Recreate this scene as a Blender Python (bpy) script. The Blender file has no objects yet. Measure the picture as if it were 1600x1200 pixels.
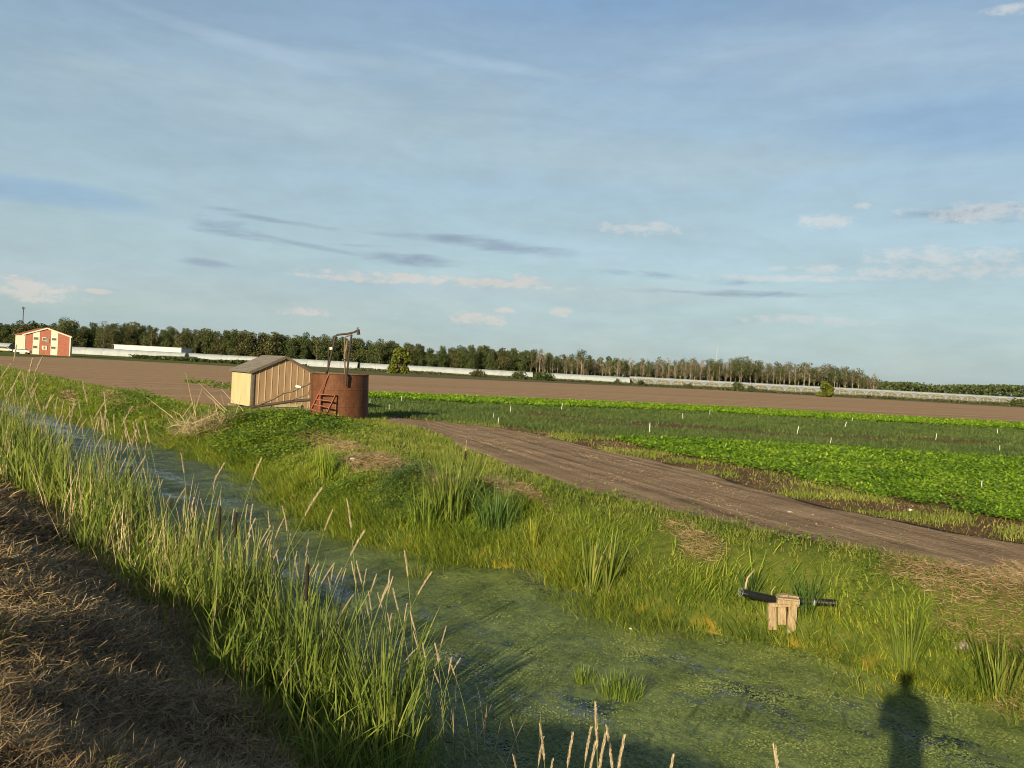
import bpy, math
import numpy as np
from mathutils import Vector, Matrix
R = math.radians
rng = np.random.default_rng(7)
S = bpy.context.scene
COL = S.collection

# ------------------------------------------------------------------ camera
CAMH = 3.1
F = 1300.0
ROLL = math.atan(.0537)
HY = 583.5
PITCH = math.atan((600 - HY) * math.cos(ROLL) / F)
cam_d = bpy.data.cameras.new('camera')
cam_d.sensor_width = 36.0
cam_d.lens = 36.0 * F / 1600.0
cam_d.clip_start = .05
cam_d.clip_end = 20000
cam = bpy.data.objects.new('camera', cam_d)
COL.objects.link(cam)
cam.matrix_world = Matrix.Translation((0, 0, CAMH)) @ Matrix.Rotation(R(90) - PITCH, 4, 'X') @ Matrix.Rotation(ROLL, 4, 'Z')
S.camera = cam

def ray(px, py):
    x = px - 800; y = -(py - 600)
    c, s = math.cos(ROLL), math.sin(ROLL)
    X = x * c - y * s; Y = x * s + y * c
    cp, sp = math.cos(PITCH), math.sin(PITCH)
    return np.array([X, F * cp + Y * sp, -F * sp + Y * cp])
def P(px, py, z=1.0):
    """survey point: where the sight line meets the level z"""
    r = ray(px, py); t = (z - CAMH) / r[2]
    return np.array([r[0] * t, r[1] * t])
def PD(px, py, Y):
    """survey point at depth Y"""
    r = ray(px, py); t = Y / r[1]
    return np.array([r[0] * t, Y, CAMH + r[2] * t])
def azel(px, py):
    r = ray(px, py)
    return math.atan2(r[0], r[1]), math.atan2(r[2], math.hypot(r[0], r[1]))

# ------------------------------------------------------------------ sun, sky
HEAD = np.array([0.02, -.30, 3.03])
hp = P(1415, 1066, 0.0)
sd = HEAD - np.array([hp[0], hp[1], 0.0]); sd /= np.linalg.norm(sd)
SUN_EL = math.asin(sd[2]); SUN_AZ = math.atan2(sd[0], sd[1])       # azimuth measured from +Y towards +X
sun_d = bpy.data.lights.new('sun', 'SUN')
sun_d.energy = 5.0
sun_d.angle = R(.55)
sun_d.color = (1.0, .84, .54)
sun = bpy.data.objects.new('sun', sun_d)
COL.objects.link(sun)
sun.rotation_euler = Vector(sd).to_track_quat('Z', 'Y').to_euler()
sun.location = Vector(sd) * 50

S.view_settings.view_transform = 'Standard'
S.view_settings.look = 'None'
S.view_settings.gamma = 1.0
S.view_settings.exposure = 0.58
S.render.engine = 'CYCLES'
S.cycles.filter_width = 1.0

W = bpy.data.worlds.new('World')
S.world = W
W.use_nodes = True
wt = W.node_tree
for n_ in list(wt.nodes): wt.nodes.remove(n_)

class NB:
    """tiny node builder"""
    def __init__(s, t): s.t = t
    def n(s, typ, ins=None, **kw):
        nd = s.t.nodes.new(typ)
        for k, v in kw.items(): setattr(nd, k, v)
        for k, v in (ins or {}).items():
            if isinstance(v, bpy.types.NodeSocket): s.t.links.new(v, nd.inputs[k])
            elif v is not None: nd.inputs[k].default_value = v
        return nd
    def m(s, op, a, b=None, c=None, clamp=False):
        nd = s.n('ShaderNodeMath', {0: a, 1: b, 2: c}, operation=op); nd.use_clamp = clamp
        return nd.outputs[0]
    def mix(s, f, a, b, blend='MIX'):
        nd = s.n('ShaderNodeMix', None, data_type='RGBA', blend_type=blend)
        for k, v in ((0, f), (6, a), (7, b)):
            if isinstance(v, bpy.types.NodeSocket): s.t.links.new(v, nd.inputs[k])
            else: nd.inputs[k].default_value = v if k == 0 else (tuple(v) + (1,) if len(v) == 3 else v)
        return nd.outputs[2]
    def noise(s, vec, scale, detail=3, rough=.5, dist=0):
        return s.n('ShaderNodeTexNoise', {'Vector': vec, 'Scale': scale, 'Detail': detail, 'Roughness': rough, 'Distortion': dist}).outputs[0]
    def mapr(s, v, a, b, c=0., d=1., smooth=True):
        nd = s.n('ShaderNodeMapRange', {0: v, 1: a, 2: b, 3: c, 4: d})
        nd.interpolation_type = 'SMOOTHSTEP' if smooth else 'LINEAR'
        return nd.outputs[0]
    def ramp(s, f, stops, interp='LINEAR'):
        nd = s.n('ShaderNodeValToRGB', {0: f}); r = nd.color_ramp; r.interpolation = interp
        while len(r.elements) < len(stops): r.elements.new(.5)
        for e, (p, c) in zip(r.elements, stops): e.position = p; e.color = tuple(c) + (1,)
        return nd.outputs[0]

b = NB(wt)
sky = b.n('ShaderNodeTexSky', None, sky_type='NISHITA', sun_disc=False, sun_elevation=SUN_EL, sun_rotation=SUN_AZ,
          altitude=200, air_density=1.0, dust_density=1.6, ozone_density=1.2)
tc = b.n('ShaderNodeTexCoord').outputs['Generated']
sep = b.n('ShaderNodeSeparateXYZ', {0: tc})
X_, Y_, Z_ = sep.outputs
AZ = b.m('ARCTAN2', X_, Y_)
EL = b.m('ARCSINE', Z_)
SK = 0.10                                   # background strength
def skc(r, g, bl): return (r / SK, g / SK, bl / SK)
ae = b.n('ShaderNodeCombineXYZ', {0: AZ, 1: EL, 2: 0.0}).outputs[0]
# cloud coordinates: flat-bottomed layers stretch along the horizon
cs = b.n('ShaderNodeMapping', {'Vector': ae, 'Scale': (3.0, 14.0, 1.0), 'Rotation': (0, 0, R(-3))}).outputs[0]
cs2 = b.n('ShaderNodeMapping', {'Vector': ae, 'Scale': (1.6, 9.0, 1.0), 'Location': (3.1, 1.7, 0), 'Rotation': (0, 0, R(-8))}).outputs[0]
cs3 = b.n('ShaderNodeMapping', {'Vector': ae, 'Scale': (10.0, 26.0, 1.0), 'Location': (1.1, .7, 0)}).outputs[0]
n1 = b.noise(cs, 1.3, 6, .55, .4)
n2 = b.noise(cs2, 2.0, 5, .55, .8)
n3 = b.noise(cs3, 2.2, 7, .6, .2)
col = sky.outputs[0]
# grade of the clear air from a pale blue-green horizon to blue higher up
veil_h = b.ramp(b.mapr(EL, 0.0, .42, smooth=False), [(0, (.262, .345, .372)), (.28, (.275, .366, .395)), (.6, (.258, .345, .392)), (1, (.205, .290, .38))])
veil_h = b.n('ShaderNodeVectorMath', {0: veil_h, 3: 1 / SK}, operation='SCALE').outputs[0]
infront = b.mapr(EL, -.02, .9, .9, .25)
col = b.mix(b.m('MULTIPLY', b.mapr(n2, .15, .75, .72, 1.0), infront), col, veil_h)
def blob(px, py, wx, wy, rough=.8, nz=None, tilt=0.0):
    """soft elongated patch of cloud centred on a direction of the sky (half sizes in photo pixels)"""
    a, e = azel(px, py)
    dx = b.m('DIVIDE', b.m('SUBTRACT', AZ, a), wx / F)
    dy0 = b.m('SUBTRACT', EL, e)
    if tilt: dy0 = b.m('SUBTRACT', dy0, b.m('MULTIPLY', b.m('SUBTRACT', AZ, a), tilt))
    dy = b.m('DIVIDE', dy0, wy / F)
    d2 = b.m('ADD', b.m('MULTIPLY', dx, dx), b.m('MULTIPLY', dy, dy))
    g = b.m('SUBTRACT', 1.0, d2)
    g = b.m('ADD', g, b.m('MULTIPLY', b.m('SUBTRACT', nz if nz is not None else n3, .5), rough * 4))
    return g
def addblobs(lst, lo, hi, colr, amt):
    global col
    m = None
    for a in lst:
        g = blob(*a)
        m = g if m is None else b.m('MAXIMUM', m, g)
    col = b.mix(b.m('MULTIPLY', b.mapr(m, lo, hi), amt), col, skc(*colr))
# cream haze low down
addblobs([(300, 455, 620, 34, .5, n1), (900, 455, 420, 24, .5, n1)], 0, 1.2, (.34, .385, .385), .5)
# bluer gaps
addblobs([(40, 298, 200, 22, .4, n1), (900, -20, 420, 70, .35, n2), (1560, 190, 330, 55, .3, n2)], 0, 1.1, (.14, .25, .41), .42)
# thin pale veils
addblobs([(560, 180, 620, 90, .55, n2), (120, 400, 420, 60, .5, n1), (1000, 250, 420, 60, .6, n2), (230, 385, 330, 45, .6, n2), (560, 440, 420, 30, .6, n2)], 0, 1.4, (.30, .385, .42), .6)
addblobs([(400, 75, 260, 14, .5, n1, -.12), (760, 100, 160, 12, .6, n1, -.1), (1320, 80, 330, 60, .7, n2)], 0, 1.3, (.29, .38, .465), .5)
# grey violet streaks
ns = b.noise(b.n('ShaderNodeMapping', {'Vector': ae, 'Scale': (7.0, 42.0, 1.0), 'Rotation': (0, 0, R(4))}).outputs[0], 1.5, 7, .6, .5)
addblobs([(365, 357, 95, 17, .9, ns, -.12), (620, 402, 120, 15, .9, ns, -.08), (800, 388, 120, 14, .8, ns, -.05), (320, 411, 50, 8, .6, ns, -.05),
          (340, 326, 40, 5, .6, ns), (1080, 436, 150, 9, .9, ns, -.05), (1150, 459, 200, 7, .9, ns), (500, 387, 110, 6, .6, ns, -.1), (690, 372, 140, 9, .9, ns), (430, 345, 120, 6, .8, ns, -.05), (1530, 335, 110, 20, .9, ns)], .1, 1.7, (.185, .24, .31), .85)
# low warm-lit cumulus
n3b = b.noise(b.n('ShaderNodeMapping', {'Vector': ae, 'Scale': (26.0, 52.0, 1.0)}).outputs[0], 1.7, 8, .68, .3)
addblobs([(35, 452, 75, 20, 1.3, n3b), (690, 438, 235, 9, 1.2, n3b), (820, 438, 34, 12, 1.2, n3b), (745, 499, 66, 11, 1.3, n3b), (875, 487, 26, 9, 1.0, n3b),
          (478, 488, 44, 8, 1.2, n3b), (787, 485, 26, 5, 1.0, n3b), (150, 455, 26, 5, .9, n3b), (560, 436, 110, 6, 1.2, n3b)], .05, 1.1, (.47, .44, .405), .68)
addblobs([(1000, 357, 85, 12, 1.3, n3b), (1290, 345, 44, 14, 1.3, n3b), (1345, 322, 16, 6, .9, n3b), (1285, 421, 40, 9, 1.2, n3b), (1215, 420, 20, 5, .9, n3b),
          (1500, 425, 170, 12, 1.3, n3b), (1460, 400, 120, 14, 1.3, n3b), (1560, 330, 120, 16, 1.3, n3b), (1580, 15, 40, 8, 1.0, n3b), (1260, 500, 110, 8, 1.2, n3b), (1240, 435, 160, 6, 1.2, n3b)], .0, 1.3, (.42, .45, .455), .75)
mott = b.m('ADD', .93, b.m('MULTIPLY', b.mapr(b.m('ADD', b.m('MULTIPLY', n1, .6), b.m('MULTIPLY', n3, .4)), .3, .7), .13))
gain = b.m('MULTIPLY', mott, b.m('MULTIPLY', b.mapr(EL, .42, .8, 1.0, .55), b.mapr(Y_, .3, -.5, 1.0, .72)))    # deeper clear air overhead; unseen sky above and behind dimmed to darken shadows
col = b.n('ShaderNodeVectorMath', {0: col, 3: gain}, operation='SCALE').outputs[0]
bg = b.n('ShaderNodeBackground', {'Color': col, 'Strength': SK})
wo = b.n('ShaderNodeOutputWorld', {'Surface': bg.outputs[0]})

# ------------------------------------------------------------------ helpers
def mesh_np(name, verts, faces_list, smooth=False):
    """faces_list: list of (M,k) int arrays"""
    me = bpy.data.meshes.new(name)
    verts = np.ascontiguousarray(verts, dtype=np.float32)
    me.vertices.add(len(verts)); me.vertices.foreach_set('co', verts.ravel())
    fl = [np.asarray(f, dtype=np.int32) for f in faces_list if len(f)]
    loops = np.concatenate([f.ravel() for f in fl])
    tot = np.concatenate([np.full(len(f), f.shape[1], dtype=np.int32) for f in fl])
    start = np.concatenate([[0], np.cumsum(tot)[:-1]]).astype(np.int32)
    me.loops.add(len(loops)); me.loops.foreach_set('vertex_index', loops)
    me.polygons.add(len(tot)); me.polygons.foreach_set('loop_start', start)
    try: me.polygons.foreach_set('loop_total', tot)
    except Exception: pass
    me.polygons.foreach_set('use_smooth', np.full(len(tot), smooth))
    me.update(calc_edges=True)
    return me
def link(name, me, mat=None, parent=None):
    o = bpy.data.objects.new(name, me); COL.objects.link(o)
    if mat and not me.materials: me.materials.append(mat)
    if parent is not None: o.parent = parent
    return o
def tag(o, label=None, cat=None, group=None, kind=None):
    if label: o['label'] = label
    if cat: o['category'] = cat
    if group: o['group'] = group
    if kind: o['kind'] = kind
    return o
def thing(name, label, cat, loc=(0, 0, 0), rz=0, group=None):
    o = bpy.data.objects.new(name, None); COL.objects.link(o)
    o.empty_display_size = .2
    o.location = loc; o.rotation_euler = (0, 0, rz)
    return tag(o, label, cat, group)
def copy_tree(o, kids, parent=None):
    c = o.copy(); COL.objects.link(c)
    if parent is not None: c.parent = parent
    for k in kids.get(o.name, []): copy_tree(k, kids, c)
    return c

class MB:
    def __init__(s): s.v = []; s.f = []
    def add(s, vs, fs):
        o = len(s.v); s.v += [tuple(map(float, v)) for v in vs]; s.f += [tuple(i + o for i in f) for f in fs]; return s
    def box(s, c, size, rot=None):
        x, y, z = [a / 2 for a in size]
        vs = [Vector((i * x, j * y, k * z)) for k in (-1, 1) for j in (-1, 1) for i in (-1, 1)]
        if rot is not None: vs = [rot @ v for v in vs]
        c = Vector(c)
        return s.add([v + c for v in vs], [(0, 2, 3, 1), (4, 5, 7, 6), (0, 1, 5, 4), (2, 6, 7, 3), (0, 4, 6, 2), (1, 3, 7, 5)])
    def bar(s, a, bb, w, h, up=(0, 0, 1)):
        a = Vector(a); bb = Vector(bb); d = bb - a
        y = d.normalized(); x = y.cross(Vector(up))
        if x.length < 1e-4: x = y.cross(Vector((1, 0, 0)))
        x.normalize(); z = x.cross(y)
        return s.box((a + bb) / 2, (w, d.length, h), Matrix((x, y, z)).transposed())
    def tube(s, pts, rad, seg=10, cap=True):
        pts = [Vector(p) for p in pts]
        if not hasattr(rad, '__len__'): rad = [rad] * len(pts)
        vs = []; fs = []; pr = None
        for i, p in enumerate(pts):
            t = (pts[min(i + 1, len(pts) - 1)] - pts[max(i - 1, 0)]).normalized()
            if pr is None:
                pr = t.cross(Vector((0, 0, 1)))
                if pr.length < 1e-3: pr = t.cross(Vector((1, 0, 0)))
            pr = (pr - t * pr.dot(t)).normalized(); q = t.cross(pr)
            for k in range(seg):
                a = 2 * math.pi * k / seg
                vs.append(p + (pr * math.cos(a) + q * math.sin(a)) * rad[i])
        for i in range(len(pts) - 1):
            for k in range(seg):
                k2 = (k + 1) % seg
                fs.append((i * seg + k, i * seg + k2, (i + 1) * seg + k2, (i + 1) * seg + k))
        if cap:
            fs.append(tuple(reversed(range(seg)))); fs.append(tuple(range((len(pts) - 1) * seg, len(pts) * seg)))
        return s.add(vs, fs)
    def prism(s, outline, y0, y1):
        """outline in xz, extruded along y"""
        n = len(outline)
        vs = [(x, y0, z) for x, z in outline] + [(x, y1, z) for x, z in outline]
        fs = [tuple(range(n)), tuple(reversed(range(n, 2 * n)))]
        for i in range(n):
            j = (i + 1) % n; fs.append((i, i + n, j + n, j))
        return s.add(vs, fs)
    def build(s, name, mat, parent=None, smooth=False, bevel=0):
        me = bpy.data.meshes.new(name); me.from_pydata(s.v, [], s.f); me.update()
        if smooth:
            for p in me.polygons: p.use_smooth = True
        o = link(name, me, mat, parent)
        if bevel:
            m = o.modifiers.new('bevel', 'BEVEL'); m.width = bevel; m.segments = 2
        return o

# lattice noise
_perm = rng.random((64, 64))
def vnoise(x, y, sc=1.0, seed=0):
    x = np.asarray(x) * sc + seed * 13.7; y = np.asarray(y) * sc + seed * 7.3
    xi = np.floor(x).astype(int); yi = np.floor(y).astype(int)
    fx = x - xi; fy = y - yi
    fx = fx * fx * (3 - 2 * fx); fy = fy * fy * (3 - 2 * fy)
    g = lambda i, j: _perm[i % 64, j % 64]
    return (g(xi, yi) * (1 - fx) + g(xi + 1, yi) * fx) * (1 - fy) + (g(xi, yi + 1) * (1 - fx) + g(xi + 1, yi + 1) * fx) * fy
def fbm(x, y, sc=1.0, seed=0, o=3):
    r = 0; a = .5
    for i in range(o): r = r + a * vnoise(x, y, sc * 2 ** i, seed + i * 3); a *= .5
    return r / (1 - .5 ** o)
def sstep(x, a, bb):
    t = np.clip((x - a) / (bb - a), 0, 1); return t * t * (3 - 2 * t)

# ------------------------------------------------------------------ terrain
DU = np.array([-.652, .759]); NV = np.array([.759, .652])
_n = math.hypot(.652, .759); DU /= _n; NV /= _n
def to_uv(x, y): return x * DU[0] + y * DU[1], x * NV[0] + y * NV[1]
def to_xy(u, v): return u * DU[0] + v * NV[0], u * DU[1] + v * NV[1]
_fw = [P(*p, 0.0) for p in [(190, 685), (280, 705), (385, 745), (440, 790), (500, 825), (560, 850), (640, 865), (750, 890), (850, 892), (870, 925), (960, 955), (1050, 985), (1150, 1000), (1300, 1035), (1400, 1080), (1500, 1100), (1600, 1130)]]
_fw = sorted([to_uv(*p) for p in _fw])
_fu = np.array([-60] + [p[0] for p in _fw] + [38, 60, 400]); _fv = np.array([9.0] + [p[1] for p in _fw] + [9.0, 9.1, 9.1])
def vfar(u): return np.interp(u, _fu, _fv) + .22 + (vnoise(u, u * 0, 1.3, 3) - .5) * .5 + (vnoise(u, u * 0 + 5, 3.7, 4) - .5) * .22
_tl = sorted([to_uv(*P(*p, 1.0)) for p in [(655, 669), (700, 685), (720, 700), (800, 730), (900, 765), (1050, 798), (1200, 830), (1300, 850), (1400, 865), (1500, 885), (1600, 903)]])
_tu = np.array([-60] + [p[0] for p in _tl]); _tv = np.array([_tl[0][1]] + [p[1] for p in _tl])
def vnear(u): return np.interp(u, [0, 4, 6, 8, 11, 15], [3.25, 3.3, 3.4, 3.6, 3.8, 3.9]) + .12 * np.sin(u * .9) + .08 * np.sin(u * 2.3)
FIELD = 1.0
def ground(u, v):
    u = np.asarray(u, float); v = np.asarray(v, float)
    vf = vfar(u); vn = vnear(u)
    # near bank
    cr = .85 + .12 * np.sin(u * .55 + 1.0) + .5 * np.exp(-((u - 8.2) / 2.2) ** 2) + .3 * (1 - sstep(u, 3, 5))
    top = 1.47 - .45 * sstep(u, 1.5, 6.5) - .1 * sstep(u, 25, 60)
    zn = top - (top - .12) * sstep(v, cr - .75, vn + .25) ** 1.0 
    zn = top - (top - .10) * np.clip((v - cr) / (vn - .3 - cr), 0, 1)
    k = .25                                                             # round the crest
    zn = zn - .07 * np.exp(-((v - cr) / .45) ** 2)
    zn = np.where(v > vn - .3, .10 - .10 * sstep(v, vn - .3, vn) - .5 * sstep(v, vn, vn + .9), zn)
    # far bank
    w = v - vf
    rise = np.minimum(2.7 + .5 * np.sin(u * .31), np.interp(u, _tu, _tv) - .25 - vf)
    zf = -.5 + .5 * sstep(w, -1.0, 0) + .17 * sstep(w, 0, .28) + (FIELD - .17) * sstep(w, -.25, rise)
    zf = np.minimum(zf, FIELD)
    z = np.where(v < 5.2 + 0 * u, zn, zf)
    amp = .11 * np.clip((fbm(u, v, .9, 1) - .5) * 2, -1, 1) + .05 * (fbm(u, v, 3.1, 5) - .5)
    mask = sstep(w, 0.1, .8) * (1 - sstep(w, rise - .9, rise - .1))
    maskn = (1 - sstep(v, vn - .6, vn - .1)) * (v > -12)
    z = z + amp * mask * 1.2 + amp * 1.25 * np.where(v < 5.2, maskn, 0)
    return z
def surf(px, py, zup=0.0):
    """where a sight line of the survey meets the terrain or the water"""
    r = ray(px, py); Y = np.arange(2., 140., .02)
    x = r[0] / r[1] * Y; z = CAMH + r[2] / r[1] * Y
    u, v = to_uv(x, Y); g = np.maximum(ground(u, v), 0) + zup
    i = np.argmax(z <= g)
    return np.array([x[i], Y[i]]), float(g[i] - zup)
def gz(x, y):
    u, v = to_uv(np.asarray(x), np.asarray(y)); return ground(u, v)

def polyline(pts, z=FIELD): return np.array([P(x, y, z) for x, y in pts])
def inpoly(x, y, poly):
    c = np.zeros(np.shape(x), bool); n = len(poly); j = n - 1
    for i in range(n):
        xi, yi = poly[i]; xj, yj = poly[j]
        if yi != yj:
            c ^= ((yi > y) != (yj > y)) & (x < (xj - xi) * (y - yi) / (yj - yi) + xi)
        j = i
    return c
def ext(p, k):
    """extend polyline world points beyond its last point by k metres"""
    d = p[-1] - p[-2]; d /= np.linalg.norm(d); return np.vstack([p, p[-1] + d * k])

L1 = ext(polyline([(545, 615), (600, 617), (1100, 637), (1600, 664)]), 120)
L2 = ext(polyline([(545, 621), (600, 625), (850, 637), (1000, 641), (1100, 646), (1300, 657), (1600, 673)]), 120)
L3 = ext(polyline([(545, 645), (690, 658), (770, 665), (850, 676), (960, 685), (1100, 690), (1300, 702), (1600, 720)]), 60)
L4 = ext(polyline([(945, 684), (1010, 702), (1080, 718), (1200, 738), (1280, 762), (1400, 785), (1500, 802), (1600, 822)]), 14)
TU = ext(polyline([(600, 652), (640, 656), (760, 667), (850, 682), (960, 709), (1080, 733), (1200, 770), (1300, 796), (1400, 814), (1500, 836), (1600, 851)]), 14)
TL = ext(polyline([(610, 662), (655, 669), (700, 685), (720, 700), (800, 730), (900, 765), (1050, 798), (1200, 830), (1300, 850), (1400, 865), (1500, 885), (1600, 903)]), 14)
L0 = ext(polyline([(0, 556.5), (110, 559), (300, 569), (600, 587), (1100, 608.5), (1600, 637)]), 200)
LB = polyline([(0, 572), (120, 597), (250, 622), (345, 639)])
LB = np.vstack([LB[0] + (LB[0] - LB[1]) / np.linalg.norm(LB[0] - LB[1]) * 320, LB])
POLY_far_bright = np.vstack([L1, L2[::-1]])
POLY_dark = np.vstack([L2, L3[::-1]])
POLY_near_bright = np.vstack([L3[4:], L4[::-1]])
POLY_crop_all = np.vstack([L1, TU[::-1]])
POLY_track = np.vstack([TU, TL[::-1]])

# ------------------------------------------------------------------ materials
MATS = {}
def newmat(name):
    m = bpy.data.materials.new(name); m.use_nodes = True
    t = m.node_tree
    for n_ in list(t.nodes): t.nodes.remove(n_)
    MATS[name] = m
    return m, NB(t)
def finish(nb, color, rough=.8, bump=None, bstr=.3, bdist=.02, metallic=0., spec=.3, transl=0.0, tcol=None):
    ins = {'Base Color': color if isinstance(color, bpy.types.NodeSocket) else tuple(color) + (1,), 'Roughness': rough, 'Metallic': metallic, 'Specular IOR Level': spec}
    if bump is not None:
        bn = nb.n('ShaderNodeBump', {'Height': bump, 'Strength': bstr, 'Distance': bdist}); ins['Normal'] = bn.outputs[0]
    p = nb.n('ShaderNodeBsdfPrincipled', ins)
    out = p.outputs[0]
    if transl:
        tr = nb.n('ShaderNodeBsdfTranslucent', {'Color': color if isinstance(color, bpy.types.NodeSocket) else tuple(color) + (1,)})
        out = nb.n('ShaderNodeMixShader', {0: transl, 1: out, 2: tr.outputs[0]}).outputs[0]
    nb.n('ShaderNodeOutputMaterial', {'Surface': out})
def geo(nb): return nb.n('ShaderNodeNewGeometry')
def posn(nb): return nb.n('ShaderNodeNewGeometry').outputs['Position']

def leafmat(name, stops, transl=.25, rough=.55, patch=.35, pscale=.6, spec=.25):
    m, nb = newmat(name)
    g = geo(nb)
    r = g.outputs['Random Per Island']
    nz = nb.noise(g.outputs['Position'], pscale, 3)
    f = nb.m('ADD', nb.m('MULTIPLY', r, 1 - patch), nb.m('MULTIPLY', nb.mapr(nz, .3, .7), patch))
    finish(nb, nb.ramp(f, stops), rough, transl=transl, spec=spec)
    return m
M_grass = leafmat('bank_grass', [(0, (.085, .145, .014)), (.35, (.165, .245, .020)), (.7, (.27, .33, .035)), (.93, (.38, .36, .075)), (1, (.46, .34, .17))])
M_lush = leafmat('lush_grass', [(0, (.065, .11, .014)), (.4, (.135, .20, .022)), (.8, (.25, .315, .038)), (1, (.36, .37, .08))])
M_toe = leafmat('waterline_grass', [(0, (.10, .16, .018)), (.4, (.20, .26, .025)), (.75, (.37, .36, .04)), (1, (.56, .40, .08))])
M_lawn = leafmat('short_turf', [(0, (.09, .135, .02)), (.5, (.18, .23, .035)), (.85, (.29, .30, .06)), (1, (.42, .33, .16))])
M_reed = leafmat('reed_leaf', [(0, (.060, .095, .018)), (.35, (.135, .190, .032)), (.75, (.26, .315, .055)), (.92, (.42, .38, .12)), (1, (.55, .43, .24))], patch=.25, transl=.35)
M_blue = leafmat('sedge_leaf', [(0, (.045, .095, .025)), (.5, (.09, .16, .035)), (1, (.16, .24, .06))])
M_straw = leafmat('dry_straw', [(0, (.10, .064, .032)), (.4, (.25, .17, .085)), (.8, (.43, .32, .165)), (1, (.68, .54, .31))], transl=.1, patch=.3, pscale=1.1)
M_strawg = leafmat('field_straw', [(0, (.24, .165, .085)), (.5, (.42, .305, .165)), (1, (.60, .46, .27))], transl=.1)
M_bright = leafmat('bean_leaf', [(0, (.07, .145, .011)), (.4, (.14, .26, .014)), (.8, (.24, .37, .024)), (1, (.37, .45, .06))], transl=.3, rough=.5)
M_carrot = leafmat('carrot_top', [(0, (.05, .085, .025)), (.5, (.095, .15, .038)), (1, (.18, .22, .06))])
M_weed = leafmat('broadleaf_weed', [(0, (.075, .14, .014)), (.5, (.15, .24, .022)), (1, (.26, .35, .045))])
M_plume = leafmat('seed_plume', [(0, (.48, .38, .24)), (.6, (.64, .54, .37)), (1, (.74, .65, .47))], transl=.25)
M_stem = leafmat('stem_green', [(0, (.12, .17, .045)), (.6, (.20, .23, .07)), (1, (.36, .31, .14))], transl=.1)
M_deadreed = leafmat('dead_reed', [(0, (.30, .21, .12)), (.5, (.48, .37, .22)), (1, (.66, .54, .35))], transl=.1)

m, nb = newmat('cattail_head'); finish(nb, nb.ramp(nb.noise(posn(nb), 60, 3), [(.3, (.015, .011, .008)), (.7, (.038, .025, .015))]), .95)
M_cat = m

# ground
m, nb = newmat('ground_soil_grass')
p = posn(nb)
a = nb.noise(p, .55, 5, .6); c2 = nb.noise(p, 7, 4, .6); c3 = nb.noise(p, 30, 3, .6)
g1 = nb.ramp(c2, [(.3, (.055, .080, .014)), (.55, (.10, .13, .022)), (.75, (.15, .13, .04))])
g2 = nb.ramp(c3, [(.3, (.055, .035, .02)), (.7, (.12, .08, .045))])
# near mown bank is brown duff; far side grassy
sx = nb.n('ShaderNodeSeparateXYZ', {0: p})
vv = nb.m('ADD', nb.m('MULTIPLY', sx.outputs[0], float(NV[0])), nb.m('MULTIPLY', sx.outputs[1], float(NV[1])))
col = nb.mix(nb.mapr(vv, 4.0, 6.5, 1, 0), g1, g2)
# toe of the bank: wet green moss with algae-yellow spots
toe = nb.m('MULTIPLY', nb.mapr(sx.outputs[2], .26, .04), nb.mapr(vv, 6, 7))
col = nb.mix(toe, col, nb.ramp(nb.noise(p, 3.2, 4, .6), [(.4, (.05, .075, .016)), (.55, (.10, .12, .02)), (.66, (.26, .19, .03))]))
far = nb.mapr(vv, 60, 160)
col = nb.mix(far, col, nb.ramp(nb.noise(nb.n('ShaderNodeMapping', {'Vector': p, 'Scale': (.02, .07, 1)}).outputs[0], 1.5, 4), [(.35, (.085, .095, .035)), (.65, (.15, .125, .06))]))
finish(nb, col, .95, bump=nb.m('ADD', c3, c2), bstr=.6, bdist=.05, spec=.1)
M_ground = m

def soilmat(name, c_dark, c_mid, c_lite, ang, stretch=(0.06, 1.2), clod=14, rows=0.0):
    m, nb = newmat(name)
    p = posn(nb)
    mp = nb.n('ShaderNodeMapping', {'Vector': p, 'Rotation': (0, 0, -ang)}).outputs[0]
    st = nb.n('ShaderNodeMapping', {'Vector': mp, 'Scale': (stretch[0], stretch[1], 1)}).outputs[0]
    s1 = nb.noise(st, 1.0, 5, .6); s2 = nb.noise(p, clod, 4, .65); s3 = nb.noise(p, 1.1, 3)
    f = nb.m('ADD', nb.m('MULTIPLY', s1, .5), nb.m('ADD', nb.m('MULTIPLY', s2, .28), nb.m('MULTIPLY', s3, .22)))
    col = nb.ramp(f, [(.34, c_dark), (.5, c_mid), (.66, c_lite)])
    finish(nb, col, .95, bump=nb.m('ADD', s2, nb.m('MULTIPLY', s1, 1.5)), bstr=.8, bdist=.06, spec=.1)
    return m
fd = L1[2] - L1[1]; FA = math.atan2(fd[1], fd[0])
M_soil = soilmat('tilled_soil', (.20, .124, .068), (.35, .228, .132), (.47, .32, .20), FA, (.02, .35), 3.5)
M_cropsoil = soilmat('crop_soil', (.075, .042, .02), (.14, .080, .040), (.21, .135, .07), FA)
td = TU[-3] - TU[3]; TA = math.atan2(td[1], td[0])
M_track = soilmat('track_dirt', (.095, .062, .037), (.27, .188, .117), (.45, .33, .22), TA, (.06, 3.2), 16)

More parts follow.
